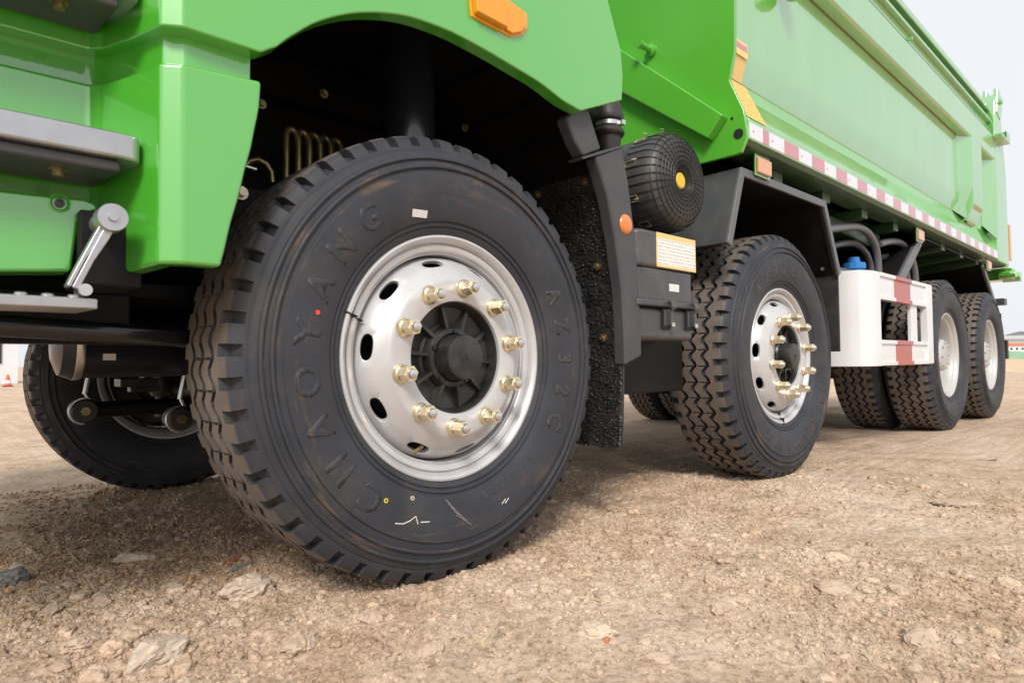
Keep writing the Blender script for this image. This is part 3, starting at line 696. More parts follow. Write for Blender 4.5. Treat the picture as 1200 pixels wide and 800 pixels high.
# amber side lamp on the fender
lp = UXZ([(549, -7), (551.5, 20), (598, 44.5), (612, 42), (617.5, 34), (617, 17), (592, -2), (570, -16)], YF)
b = MB(); b.prism(lp, YF - .004, YF + .01); lb = part('marker_lamp', b, M['amber'], truck, .003)
lp2 = UXZ([(553.5, -5), (556, 16), (597, 38.5), (605, 36), (604, 20), (588, 0), (571, -12)], YF - .016); lp2o = UXZ([(550.5, -6), (553, 19), (598, 43), (611, 40.5), (615.5, 33), (615, 18), (591, -1), (570, -15)], YF - .004)
b = MB(); b.prism(UXZ([(552.5, -4), (555, 17), (590, 35.5), (590, 4), (570, -12)], YF - .004), YF - .0035, YF - .021); part('lens', b, M['amber'], lb, .004)
b = MB(); b.prism(UXZ([(591, 5), (591, 36), (599, 41), (610, 39), (614, 32), (613.5, 19)], YF - .004), YF - .0035, YF - .012); part('lens', b, M['amber'], lb, .004)

# ---- inside the wheel arch
liner = [(.565, 1.05), (.54, 1.13), (.49, 1.22), (.40, 1.31), (.25, 1.385), (.05, 1.42), (-.15, 1.42), (-.35, 1.36), (-.50, 1.22), (-.575, 1.05), (-.61, .85), (-.62, .72)]
b = MB(); b.sheet(liner, -.03, .74, -.012)
for k in (2, 3, 4): b.tube([(liner[k][0] - .01, y, liner[k][1] - .012) for y in (.0, .2, .5)], .006, 6)
ln = part('arch_liner', b, M['black'], truck, ang=50)
for px, py in ((583, 82), (620, 120), (545, 150), (380, 110), (307, 122)):
    q = U(px, py, Y=.30); b = MB(); b.lathe([(0, -.008), (.007, -.008), (.008, 0), (.012, 0), (.012, .004)], 10, c=(q.x, .30, q.z)); part('bolt', b, M['brass'], ln)
b = MB()
for yy, sgn in ((.74, -1), (1.60, 1)):
    b.box((-1.25, yy, .82), (6.4, yy + .09, 1.12))
part('frame_rail', b, M['blackgloss'], truck, .012)
b = MB(); b.box((-.55, .62, 1.02), (.62, .74, 1.42)); b.box((-.2, .55, .95), (.45, .72, 1.05)); part('engine_side', b, M['black'], truck, .02)
q = U(478, 120, Y=.24); b = MB(); b.lathe([(0, .80), (.072, .80), (.076, .82), (.076, 1.42), (.07, 1.44), (0, 1.44)], 36, 'Z', c=(q.x, .24, 0)); part('shock_absorber', b, M['shock'], truck)
# brass-coloured coiled pipes
for k in range(5):
    x0 = U(335 + k * 16, 180, Y=.40).x; zt = U(350 + k * 15, 153 + k * 1.5, Y=.40).z; yk = .40 + .014 * k
    P = [(x0, yk, .92)] + [(x0 + .017 - .017 * math.cos(R(a)), yk + .02 * math.sin(R(a)) * .3, zt - .03 + .03 * math.sin(R(a))) for a in range(0, 181, 20)] + [(x0 + .040, yk + .012, .92)]
    b = MB(); b.tube(P, .0095, 12); part('coiled_pipe', b, M['brass'], truck)
b = MB(); b.tube([U(258, 186, Y=.35), U(300, 199, Y=.35)], .006, 10); part('steel_rod', b, M['steel'], truck)
b = MB(); b.tube([Vector((*p[:2], 0)) if False else p for p in [U(284, 198, Y=.37), U(292, 189, Y=.37), U(302, 187, Y=.37), U(312, 192, Y=.37), U(318, 202, Y=.37), U(319, 214, Y=.37)]], .008, 12); part('brake_pipe', b, M['brass'], truck)
q = U(283, 226, Y=.3); b = MB(); b.lathe([(.0, -.012), (.009, -.012), (.009, 0), (.017, 0), (.017, .01)], 10, c=(q.x, .3, q.z)); part('pipe_fitting', b, M['gold'], truck)
b = MB(); b.box((-.55, .31, .86), (-.30, .45, .96)); part('valve_block', b, M['black'], truck, .01)

# ---- under the cab
b = MB()
b.tube([(-1.28, .22, .625), (-1.0, .21, .610), (-.75, .22, .598), (-.55, .25, .588), (-.35, .30, .585)], .020, 14); part('bumper_stay', b, M['blackgloss'], truck)
b = MB(); b.box((-1.3, .34, .575), (-.30, .42, .615)); b.box((-1.3, .30, .615), (-.62, .60, .68)); b.box((-1.3, .42, .68), (.4, 1.9, .72)); part('under_tray', b, M['black'], truck, .006)
b = MB(); b.lathe([(0, -.715), (.05, -.712), (.082, -.700), (.09, -.68), (.0925, -.675), (.0925, -.655), (.09, -.65), (.09, .1), (.05, .12), (0, .12)], 40, 'X', c=(0, .66, .588)); tank = part('air_tank', b, M['navy'], truck)
b = MB(); b.box((-.62, .575, .542), (-.593, .578, .558)); part('tank_plate', b, M['paper'], tank)
b = MB(); b.lathe([(.0935, -.674), (.0945, -.672), (.0945, -.658), (.0935, -.656)], 40, 'X', c=(0, .66, .588)); part('tank_band', b, M['steel'], tank)
# front axle, leaf springs, stabiliser
b = MB(); b.prism([(-.07, .36), (.07, .36), (.05, .48), (-.05, .48)], .33, 1.95, 'XZ'); part('front_axle', b, M['black'], truck, .015)
b = MB(); b.prism([(W2X - .07, .36), (W2X + .07, .36), (W2X + .05, .48), (W2X - .05, .48)], .33, 1.95, 'XZ'); part('front_axle', b, M['black'], truck, .015)
for X in (0, W2X):
    for yy in (.70, 1.62):
        b = MB()
        for k in range(7):
            L = .78 - .085 * k; zb = .66 - .020 * k
            b.sheet([(X + L * t, zb + (t * t * .10 if L * abs(t) else 0)) for t in np.linspace(-1, 1, 11)], yy, yy + .085, .017)
        sp_ = part('leaf_spring', b, M['black'], truck, ang=50)
        for dx in (-.07, .07):
            b = MB(); b.tube([(X + dx, yy - .01, .40), (X + dx, yy - .01, .70), (X + dx, yy + .095, .70), (X + dx, yy + .095, .40)], .011, 8); part('u_bolt', b, M['black'], sp_)
# stabiliser links seen under the step
def link_asm(px, py, Y, topx, topy, s=1.0):
    c = U(px, py, Y=Y); t = U(topx, topy, Y=Y)
    b = MB(); b.lathe([(0, -.035), (.030 * s, -.035), (.034 * s, -.03), (.034 * s, .03), (.030 * s, .035), (0, .035)], 24, c=c); o = part('stabiliser_bush', b, M['rubber'], truck)
    b = MB(); b.lathe([(0, -.047), (.013, -.047), (.013, -.035), (.018, -.034), (.018, -.030)], 6, c=c); part('bush_bolt', b, M['brass'], o)
    b = MB(); b.tube([t, (c.x + (t.x - c.x) * .3, Y, c.z + (t.z - c.z) * .45)], .006, 8)
    P = [(c.x + .036 * s * math.cos(R(a)), Y - .02, c.z + .036 * s * math.sin(R(a))) for a in range(70, 290, 20)]
    b.tube([(c.x + (t.x - c.x) * .3, Y - .01, c.z + (t.z - c.z) * .45)] + P, .004, 6); part('link_rod', b, M['steel'], o)
    return c
ca_ = link_asm(97, 481, .95, 104, 438); cb_ = link_asm(208, 490, .62, 216, 440, .9)
b = MB(); b.tube([(ca_.x, .97, ca_.z), (ca_.x + .3, .97, ca_.z + .0), (cb_.x + .2, .9, cb_.z + .01), (.3, .9, .5)], .024, 12); part('stabiliser_bar', b, M['black'], truck)
b = MB(); q = U(188, 470, Y=1.35); b.lathe([(0, -.055), (.018, -.055), (.018, .02), (.03, .02), (.045, .05), (.045, .10), (0, .10)], 18, 'Z', c=(q.x, 1.35, q.z)); b.lathe([(0, -.03), (.06, -.03), (.07, 0), (.06, .04), (0, .04)], 20, c=(q.x, 1.35, q.z + .09)); part('steering_knuckle', b, M['hub'], truck)
b = MB(); q = U(160, 447, Y=.9); b.box((q.x - .05, .86, q.z - .014), (q.x + .05, .94, q.z + .01)); b.box((q.x - .02, .88, q.z - .03), (q.x + .06, .92, q.z - .014)); part('drain_valve', b, M['hub'], truck, .003)
b = MB(); b.tube([(-.25, .45, .44), (-.25, 1.95, .44)], .022, 12); part('track_rod', b, M['black'], truck)
# rear running gear
for X in (W3X, W4X):
    b = MB(); b.lathe([(0, .55), (.09, .55), (.10, .8), (.12, 1.0), (.20, 1.12), (.20, 1.26), (.12, 1.38), (.10, 1.6), (.09, 1.8), (0, 1.8)], 24, c=(X, 0, .52)); part('rear_axle', b, M['black'], truck)
b = MB(); b.lathe([(0, 1.2), (.055, 1.2), (.055, 4.3), (0, 4.3)], 16, 'X', c=(0, 1.18, .70)); part('drive_shaft', b, M['black'], truck)
b = MB(); b.box((.78, .10, .41), (1.20, .62, .60)); b.box((.84, .2, .60), (1.2, .7, .95)); part('battery_carrier', b, M['black'], truck, .008)
b = MB(); b.box((2.3, .40, .36), (2.75, .74, .9)); part('reservoir_bracket', b, M['black'], truck, .008)

# ---- bristle mud flap behind the front wheel
fp = [(.545, 1.10), (.575, 1.02), (.60, .93), (.622, .82), (.634, .70), (.638, .58), (.634, .45), (.628, .34), (.622, .262)]
def fpath(t):
    k = t * (len(fp) - 1); i = min(int(k), len(fp) - 2); f = k - i; return Vector(fp[i]).lerp(Vector(fp[i + 1]), f)
g = np.random.default_rng(5); nu, nv = 190, 400; vs_ = []
h = g.normal(0, 1, (nv, nu)); h = (h + np.roll(h, 1, 1) + np.roll(h, -1, 1)) / 1.9
for j in range(nv):
    c = fpath(j / (nv - 1))
    for i in range(nu):
        d = abs(h[j, i]) * .0036 if 0 < i < nu - 1 and j < nv else 0
        y = -.036 + .56 * i / (nu - 1) + (g.normal() * .0012 if i == 0 else 0); vs_.append((c.x - d, y, c.y + g.normal() * .0007 - (g.uniform(0, .008) if j == nv - 1 else 0)))
ix = np.arange(nu * nv).reshape(nv, nu); Q = np.stack([ix[:-1, :-1], ix[:-1, 1:], ix[1:, 1:], ix[1:, :-1]], -1).reshape(-1, 4)
flap = link('mud_flap', np_mesh('mud_flap', np.array(vs_), Q, M['flap'], True), truck)
b = MB(); b.sheet([(x + .004, z) for x, z in fp], -.036, .52, .008); part('flap_backing', b, M['rubber'], flap, ang=50)
for px, py in ((685, 213), (630, 228), (700, 312), (707, 396)):
    q0 = U(px, py, Y=0); 
    zz_ = q0.z
    for it in range(6):
        xx = float(np.interp(zz_, [p[1] for p in fp[::-1]], [p[0] for p in fp[::-1]])); q = U(px, py, X=xx - .006); zz_ = q.z
    b = MB(); b.lathe([(0, -.010), (.0065, -.010), (.0075, -.004), (.013, -.004), (.013, .006)], 12, 'X', c=q); part('flap_bolt', b, M['brass'], flap)

# ---- grey mudguard strip with reflector
YM = -.055
up_ = UXZ([(664, 138), (672, 129), (690, 128), (697, 150), (705, 175), (684, 183), (674, 165)], YM)
b = MB(); b.prism(up_, YM, YM + .045); mg = part('mudguard', b, M['grey'], truck, .008)
lo_ = UXZ([(698, 183), (729, 171), (737, 215), (744, 270), (749, 330), (752, 390), (752.5, 417), (733, 428), (732, 390), (729, 340), (722, 285), (712, 230)], YM)
b = MB(); b.prism(lo_, YM, YM + .045); part('mudguard_leg', b, M['grey'], mg, .008)
rq = U(733.5, 263, Y=YM); b = MB(); b.lathe([(0, -.010), (.012, -.0095), (.024, -.007), (.030, -.003), (.032, .002)], 32, c=(rq.x, YM, rq.z)); part('round_reflector', b, M['amber_flat'], mg)
b = MB(); e_ = UXZ([(680, 184.5), (704, 177), (729, 170.5), (731, 172.5), (700, 182), (683, 187)], YM); b.prism(e_, YM - .003, YM + .05); part('mudguard_lip', b, M['grey'], mg, .002)

# ---- intake hose
q = U(712, 152, Y=.10); k_ = .74
pr_ = [(.0, .135), (.03, .132), (.055, .118), (.068, .095), (.070, .075), (.073, .060), (.075, .045), (.072, .036), (.062, .032), (.060, .030), (.060, .006), (.062, .004), (.066, -.002), (.075, -.012), (.078, -.024), (.072, -.034), (.060, -.040), (.056, -.12)]
b = MB(); b.lathe([(r * k_, z * k_) for r, z in pr_], 40, 'Z', c=q); b.tube([(q.x, q.y + .01, q.z + .045), (q.x - .05, q.y + .12, q.z + .05), (q.x - .1, q.y + .4, q.z + .06)], .046, 20); hose = part('intake_hose', b, M['rubber'], truck, ang=45)
b = MB(); b.lathe([(.0610 * k_, .026 * k_), (.0628 * k_, .026 * k_), (.0628 * k_, .008 * k_), (.0610 * k_, .008 * k_)], 40, 'Z', c=q, closed=True); b.box((q.x + .004, q.y - .058, q.z + .006), (q.x + .024, q.y - .045, q.z + .021)); part('hose_clamp', b, M['steel'], hose)

# ---- air cleaner with wire net
ac = Vector((.976, -.055, 1.148)); AR = .172
prof = [(0, .030), (.045, .030), (.050, .026), (.056, .006), (.062, .000), (.105, .002), (.130, .006), (.148, .014), (.162, .030), (.170, .058), (.172, .13), (.164, .134), (.164, .142), (.172, .146), (.172, .42), (0, .42)]
b = MB(); b.lathe(prof, 64, c=ac); flt = part('air_filter', b, M['canister'], truck, ang=40)
b = MB(); b.lathe([(0, .010), (.024, .010), (.028, .013), (.029, .028)], 32, c=ac); part('yellow_badge', b, simple('yellow_badge', (0.72, 0.46, 0.03), 0.4, 0, 0, 0.35, 130), flt)
outer_ = [(.030, .014)] + [(r, y) for r, y in prof[4:11]]
b = MB()
for k in range(36):
    a = R(10 * k); P = [(ac.x + (r + .0022) * math.cos(a), ac.y + y - .0022, ac.z + (r + .0022) * math.sin(a)) for r, y in outer_]; b.tube(P, .0016, 5)
for r in (.052, .067, .082, .098, .113, .129, .146, .161):
    y = float(np.interp(r, [p[0] for p in prof[4:11]], [p[1] for p in prof[4:11]])) if r > .066 else .004
    b.tube([(ac.x + (r + .003) * math.cos(R(a)), ac.y + y - .003, ac.z + (r + .003) * math.sin(R(a))) for a in range(0, 360, 6)], .0018, 5, closed=True)
part('wire_net', b, M['wire'], flt, ang=60)
for a in (95, 128, 165, 205, 238, 320, 350, 60):
    t = R(a); er = Vector((math.cos(t), 0, math.sin(t))); c = ac + er * .176 + Vector((0, .10, 0))
    b = MB(); et = Vector((-math.sin(t), 0, math.cos(t)))
    P = [c + et * .010 + Vector((0, -.018, 0)), c + et * .010 + Vector((0, .022, 0)), c - et * .010 + Vector((0, .022, 0)), c - et * .010 + Vector((0, -.018, 0))]
    b.tube(P, .0022, 6, closed=True); b.tube([c + Vector((0, -.018, 0)), c + er * .016 + Vector((0, -.034, 0)), c + er * .020 + Vector((0, -.020, 0))], .0022, 6)
    part('net_hook', b, M['gold'] if a in (95, 128, 165, 205) else M['brass'], flt)

# ---- grey storage box under the filter
YB = -.06
def rbox(x0, x1, y0, y1, z0, z1, r=.035):
    pts = arc(x0 + r, y0 + r, r, 180, 270, 6) + arc(x1 - r, y0 + r, r, 270, 360, 6) + [(x1, y1), (x0, y1)]
    b = MB(); b.prism(pts, z0, z1, 'XY'); return b
q0 = U(748, 268, Y=YB); q1 = U(816, 400, Y=YB)
BX0, BX1 = .690, 1.028
tb = part('storage_box', rbox(BX0, BX1, YB + .006, .30, .592, .700, .03), M['greybox'], truck, .016, seg=4)
part('box_body', rbox(BX0, BX1 - .004, YB, .30, .722, .822, .035), M['greybox'], tb, .003)
part('box_flange', rbox(BX0 - .005, BX1 + .034, YB - .010, .31, .700, .7225, .03), M['greybox'], tb, .006)
part('box_lid', rbox(BX0, BX1 - .006, YB - .003, .30, .8235, .946, .035), M['greybox'], tb, .014, seg=4)
b = MB(); b.box((BX0 + .02, YB + .002, .8215), (BX1 - .02, .29, .824)); part('lid_gap', b, M['dark'], tb)
lx0, lx1 = U(769, 290, Y=YB).x, U(813, 300, Y=YB).x
b = MB(); b.box((lx0, YB - .0046, .838), (lx1, YB - .0032, .925)); lab = part('printed_label', b, M['print'], tb)
b = MB(); b.box((lx0 - .004, YB - .0048, .925), (lx1 + .004, YB - .0033, .942)); b.box((lx0 - .004, YB - .0048, .830), (lx1 + .004, YB - .0033, .838)); b.box((lx0 - .005, YB - .0048, .838), (lx0, YB - .0033, .925)); b.box((lx1, YB - .0048, .838), (lx1 + .004, YB - .0033, .925)); part('label_border', b, M['orange_print'], lab)
b = MB(); s0 = U(784, 332, Y=YB).x; b.box((s0, YB - .0014, .755), (s0 + .058, YB - .0002, .780)); part('small_tag', b, M['barcode'], tb)
for px in (783, 810):
    x = U(px, 375, Y=YB).x; b = MB()
    b.prism([(YB - .012, .726), (YB - .026, .720), (YB - .030, .700), (YB - .024, .690), (YB - .020, .70), (YB - .018, .712), (YB - .010, .716)], x - .016, x + .008, 'YZ')
    b.box((x - .024, YB - .004, .638), (x - .010, YB + .01, .692)); b.box((x - .008, YB - .018, .640), (x + .008, YB + .004, .694)); lt = part('latch', b, M['greybox'], tb, .003)
    b = MB(); b.box((x - .034, YB - .0005, .628), (x + .014, YB + .012, .699)); part('latch_recess', b, M['dark'], lt)
    b = MB(); b.box((x - .006, YB - .021, .636), (x + .010, YB - .0175, .650)); part('latch_tip', b, M['steel'], lt, .002)

# ---- grey wheel arch over the second axle
YA = -.052
ap = UXZ([(852, 284), (868, 199), (967, 236), (985, 321)], YA); ap = [(ap[0][0], ap[0][1]), (ap[1][0], 1.278), (ap[2][0], 1.282), (ap[3][0], .948)]
b = MB(); b.sheet(ap, YA + .004, .56, -.012); wa = part('wheel_arch', b, M['grey'], truck, .004)
def inset(pts, d):
    n = len(pts); out = []
    for i in range(n):
        t0 = (Vector(pts[i]) - Vector(pts[max(0, i - 1)])); t1 = (Vector(pts[min(n - 1, i + 1)]) - Vector(pts[i]))
        if i == 0: t0 = t1
        if i == n - 1: t1 = t0
        n0 = Vector((t0.y, -t0.x)).normalized(); n1 = Vector((t1.y, -t1.x)).normalized(); k = (n0 + n1) / max(.3, 1 + n0.dot(n1)); out.append((pts[i][0] + k.x * d, pts[i][1] + k.y * d))
    return out
b = MB(); inn = inset(ap, .034); b.prism(ap + inn[::-1], YA - .004, YA + .010); part('arch_edge', b, M['greymid'], wa, .003)
b = MB(); b.sheet(inset(ap, .014), YA + .03, .56, -.004); part('arch_inner', b, M['black'], wa)
b = MB(); fx = ap[3][0]; b.box((fx - .012, YA + .008, .560), (fx + .0, .52, .945)); part('arch_flap', b, M['rubber'], wa, .003)
for yy in (.02, .2): 
    b = MB(); b.lathe([(0, -.012), (.008, -.012), (.009, 0)], 8, 'X', c=(fx - .03, yy, .975)); part('bolt', b, M['steel'], wa)

# ---- white side guard with red bands
YG = -.11
wrap = [(2.80, YG), (2.72, YG + .002), (2.665, YG + .018), (2.625, YG + .048), (2.602, YG + .10), (2.595, YG + .20)]
b = MB(); b.sheet(wrap, .482, .984, -.012, 'XY'); guard = part('side_guard', b, M['white'], truck, .004)
def rail(z0, z1, nm='guard_rail'):
    b = MB(); b.box((2.80, YG + .006, z0 + .012), (3.75, YG + .03, z1 - .012)); b.box((2.80, YG - .004, z1 - .022), (3.75, YG + .034, z1)); b.box((2.80, YG - .004, z0), (3.75, YG + .034, z0 + .022))
    return part(nm, b, M['white'], guard, .003)
rail(.838, .984); rail(.484, .622)
for x0, x1, y0 in ((3.64, 3.755, -.008), (3.375, 3.495, .012), (2.795, 2.825, .010)):
    b = MB(); b.box((x0, YG + y0, .488 if x0 > 3.5 else .600), (x1, YG + .033, .980 if x0 > 3.5 else .86)); part('guard_post', b, M['white'], guard, .003)
for z0, z1 in ((.838, .984), (.484, .622)):
    b = MB(); x0, x1 = 3.05, 3.345; b.box((x0, YG + .004, z0 + .02), (x1, YG + .02, z1 - .02)); b.box((x0, YG - .0055, z1 - .0225), (x1, YG + .02, z1 + .0012)); b.box((x0, YG - .0055, z0 - .0012), (x1, YG + .02, z0 + .0225)); part('red_band', b, M['red'], guard, .003)
# reservoir with blue cap, silver air bottle, bent tubes
b = rbox(2.62, 3.30, .06, .40, .52, 1.035, .06); tank2 = part('fluid_tank', b, M['greymid'], truck, .04, seg=4)
cq = U(1003, 299, Y=.10); cq.z = 1.036
b = MB(); b.lathe([(.0, .085), (.030, .085), (.034, .078), (.036, .055), (.040, .053), (.062, .050), (.066, .044), (.066, .014), (.058, .010), (.058, .0)], 12, 'Z', c=(cq.x + .02, .12, 1.036)); part('blue_cap', b, M['blue'], tank2, ang=25)
b = MB(); b.lathe([(0, -.02), (.06, -.015), (.10, .01), (.115, .05), (.115, .4), (0, .4)], 32, 'X', c=(0, 0, 0)); bt = part('silver_air_bottle', b, M['silver_in'], truck); bt.rotation_euler = (0, 0, R(180)); bt.location = (3.36, .22, .74)
b = MB(); b.lathe([(0, -.035), (.012, -.035), (.014, -.015)], 10, 'X'); o = part('bottle_fitting', b, M['brass'], bt)
def bent(px, Y, r=.021):
    P = [U(a, c, Y=Y) for a, c in px]; b = MB()
    # smooth with a Catmull-Rom pass
    S = []
    for i in range(len(P) - 1):
        p0, p1, p2, p3 = P[max(0, i - 1)], P[i], P[i + 1], P[min(len(P) - 1, i + 2)]
        for k in range(6):
            t = k / 6; S.append(.5 * ((2 * p1) + (p2 - p0) * t + (2 * p0 - 5 * p1 + 4 * p2 - p3) * t * t + (3 * p1 - p0 - 3 * p2 + p3) * t ** 3))
    S.append(P[-1]); b.tube(S, r, 12); return part('bent_tube', b, M['greymid'], truck, ang=60)
bent([(962, 270), (985, 267), (1004, 266), (1017, 273), (1026, 290), (1029, 312), (1029, 335)], .02)
bent([(975, 288), (990, 285), (1003, 286), (1014, 296), (1020, 312), (1021, 335)], .10, .019)
bent([(1030, 286), (1045, 283), (1057, 286), (1067, 300), (1072, 320), (1073, 345)], .02)
bent([(1030, 302), (1043, 300), (1053, 304), (1061, 316), (1064, 332), (1064, 350)], .10, .019)
b = MB(); b.box((2.95, .42, .70), (3.55, .46, 1.18)); part('backing_plate', b, M['black'], truck, .004)

# ---- rear fender
rf = UXZ([(1042, 343), (1076, 268), (1150, 303), (1171, 372)], -.03); rf[1] = (rf[1][0], 1.335); rf[2] = (rf[2][0], 1.335)
b = MB(); b.sheet(rf, -.02, .62, -.012); rfen = part('rear_fender', b, M['black'], truck, .003)
b = MB(); rin = inset(rf, .075); p = [rf[0], rf[1], rin[1], rin[0]]; b.prism(p, -.045, -.021); part('fender_edge', b, M['greymid'], rfen, .008)
b = MB(); rin2 = inset(rf, .05); p = [rf[2], rf[3], rin2[3], rin2[2]]; b.prism(p, -.045, -.021); part('fender_edge', b, M['greymid'], rfen, .008)
b = MB(); b.box((rf[3][0] - .005, -.045, .20), (rf[3][0] + .010, .60, .92)); part('rear_mud_flap', b, M['rubber'], rfen, .003)
b = MB(); b.box((rf[3][0] + .02, -.07, 1.00), (rf[3][0] + .14, .55, 1.06)); part('tail_bracket', b, M['grey'], rfen, .006)
b = MB(); b.box((6.62, -.03, .50), (6.72, .30, .68)); part('tail_lamp_box', b, M['black'], rfen, .006)

# ---- dump body
BX_0, BX_E = 1.372, 6.45; YO = -.10
b = MB()
b.box((BX_0 + .02, .03, 1.345), (BX_E, 2.42, 1.40)); b.box((BX_0 + .02, 2.38, 1.40), (BX_E, 2.44, 2.70)); b.box((BX_E - .05, .0, 1.40), (BX_E, 2.42, 2.80))
body = part('dump_body', b, M['green_shaded'], truck, .006)
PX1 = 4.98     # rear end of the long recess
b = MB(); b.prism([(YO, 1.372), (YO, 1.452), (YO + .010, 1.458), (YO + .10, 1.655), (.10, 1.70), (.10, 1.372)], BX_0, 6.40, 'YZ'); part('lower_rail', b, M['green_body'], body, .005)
b = MB(); b.prism([(YO + .004, 1.3715), (.10, 1.3715), (.10, 1.345), (-.055, 1.345), (YO + .014, 1.354)], BX_0, 6.38, 'YZ'); part('rail_underside', b, M['green_shaded'], body, .003)
b = MB()
b.prism([(.0, 1.655), (-.030, 1.742), (-.036, 1.80), (-.034, 2.24), (.05, 2.24), (.06, 1.655)], BX_0, 5.06, 'YZ'); part('side_panel', b, M['green_body'], body, .004)
b = MB(); b.prism([(YO, 2.258), (YO, 2.455), (.06, 2.455), (.06, 2.238), (YO + .012, 2.246)], BX_0, 6.12, 'YZ'); part('upper_flange', b, M['green_body'], body, .004)
b = MB(); b.tube([(BX_0, -.035, 2.240), (5.0, -.035, 2.240)], .0032, 6); part('weld_seam', b, simple('seam_sealer', (0.22, 0.20, 0.05), 0.6), body)
b = MB(); b.box((BX_0, YO + .05, 2.455), (6.12, .04, 2.60)); part('top_rail', b, M['green_body'], body, .006)
b = MB(); b.box((BX_0, YO + .004, 2.446), (6.12, YO + .02, 2.466)); part('black_seal', b, M['rubber'], body)
b = MB(); b.box((BX_0, YO + .022, 2.600), (6.14, .04, 2.622)); part('rail_lip', b, M['green_body'], body, .004)
b = MB(); b.box((BX_0, YO + .085, 2.622), (6.16, .04, 2.71)); part('cover_channel', b, M['rubber'], body)
b = MB(); b.box((BX_0, YO + .035, 2.71), (6.20, .03, 2.755)); part('cover_rail', b, M['green_body'], body, .008)
# end of recess, posts, second recess, rear post
def ramp_end(xa, xb):   # slanting wall from the recessed panel out to the post, with the chamfered foot
    b = MB()
    b.add([(xa, -.030, 1.86), (xb, YO, 1.86), (xb, YO, 2.25), (xa, -.034, 2.25)], [(0, 1, 2, 3)])
    b.add([(xa, -.030, 1.86), (xb, YO, 1.86), (xb + .05, YO + .035, 1.60), (xa - .03, .0, 1.66)], [(0, 1, 2, 3)])
    return part('recess_end', b, M['green_body'], body)
ramp_end(4.90, 5.08)
b = MB(); b.prism([(YO, 1.72), (YO, 2.26), (.03, 2.26), (.03, 1.60), (YO + .05, 1.60)], 5.08, 5.42, 'YZ'); part('rear_stake', b, M['green_body'], body, .004)
b = MB(); b.add([(5.10, YO - .002, 1.722), (5.40, YO - .002, 1.722), (5.37, YO + .060, 1.585), (5.13, YO + .060, 1.585)], [(0, 1, 2, 3)]); part('stake_foot', b, simple('primer_tan', (0.33, 0.33, 0.15), 0.5, coat=.3), body)
b = MB(); b.box((5.42, -.02, 1.60), (5.95, .04, 2.26)); part('rear_recess_panel', b, M['green_body'], body, .003)
b = MB(); b.add([(5.78, -.021, 1.66), (5.95, YO, 1.55), (5.95, YO, 2.26), (5.78, -.021, 2.26)], [(0, 1, 2, 3)]); part('recess_end', b, M['green_body'], body)
b = MB(); b.prism([(5.95, 1.36), (6.42, 1.36), (6.40, 2.2), (6.20, 2.86), (6.10, 2.88), (6.02, 2.80), (5.95, 2.4)], YO - .004, .08); part('rear_post', b, M['green_body'], body, .012)
b = MB(); b.prism([(6.42, 1.36), (6.62, 1.36), (6.56, 2.0), (6.36, 2.86), (6.22, 2.90), (6.40, 2.2)], YO + .03, 2.44); part('tailgate', b, M['green_body'], body, .012)
b = MB(); b.prism([(6.05, 2.70), (6.20, 2.66), (6.30, 2.78), (6.22, 2.93), (6.10, 2.93)], YO - .01, YO + .02); b.prism([(6.05, 2.70), (6.20, 2.66), (6.30, 2.78), (6.22, 2.93), (6.10, 2.93)], YO + .07, YO + .10); b.lathe([(0, -.03), (.03, -.03), (.03, .22), (0, .22)], 16, c=(6.19, YO, 2.83)); part('tailgate_hinge', b, M['green_body'], body, .004)
b = MB(); b.box((5.86, YO - .07, 2.43), (6.22, YO, 2.45)); b.box((6.06, YO - .07, 2.45), (6.22, YO - .058, 2.52)); b.box((6.06, YO - .07, 2.45), (6.075, YO, 2.51)); part('tailgate_bracket', b, M['green_body'], body, .004)
b = MB(); b.box((6.45, YO - .02, 1.24), (6.66, .10, 1.345)); b.lathe([(0, -.06), (.045, -.06), (.045, .08), (0, .08)], 16, c=(6.60, YO, 1.27)); b.lathe([(0, -.05), (.035, -.05), (.035, .08), (0, .08)], 16, c=(6.42, YO, 1.28)); part('tailgate_latch', b, M['green_body'], body, .006)
b = MB(); b.box((6.475, YO - .006, 1.42), (6.56, YO + .04, 1.75)); part('rear_reflector', b, M['amber_pale'], body, .003)
# front end plate with the profile of the body, diagonal brace, stud
fpl = [(-.062, 1.925), (-.057, 1.724), (-.032, 1.616), (-.088, 1.482), (-.099, 1.40), (-.098, 1.372), (-.075, 1.322), (-.055, 1.318), (1.2, 1.318), (2.42, 1.318), (2.42, 2.7), (-.08, 2.7), (-.08, 2.2)]
b = MB(); b.prism(fpl, 1.352, 1.371, 'YZ'); fpn = part('front_plate', b, M['green_plate'], body, .003)
def YZ(pts, X): return [(p.y, p.z) for p in (U(a, c, X=X) for a, c in pts)]
br_ = YZ([(690, 36), (735, 63), (846, 134), (828, 162), (730, 109), (690, 87)], 1.30); 
b = MB(); b.prism(br_, 1.302, 1.352, 'YZ'); part('diagonal_brace', b, M['green_plate'], fpn, .006)
sq = U(764, 60, X=1.352); b = MB(); b.lathe([(.026, 1.352), (.026, 1.338), (.014, 1.334), (.014, 1.270), (.019, 1.266), (.019, 1.252), (0, 1.252)], 14, 'X', c=(0, sq.y, sq.z)); part('plate_stud', b, M['green_plate'], fpn)
for px, py, rr in ((865, 157, .020), (857.5, 139, .006)):
    hq2 = U(px, py, X=1.35); b = MB(); b.lathe([(0, 1.3505), (rr, 1.3505), (rr * 1.02, 1.353)], 24, 'X', c=(0, hq2.y, hq2.z)); part('plate_hole', b, M['dark'], fpn)
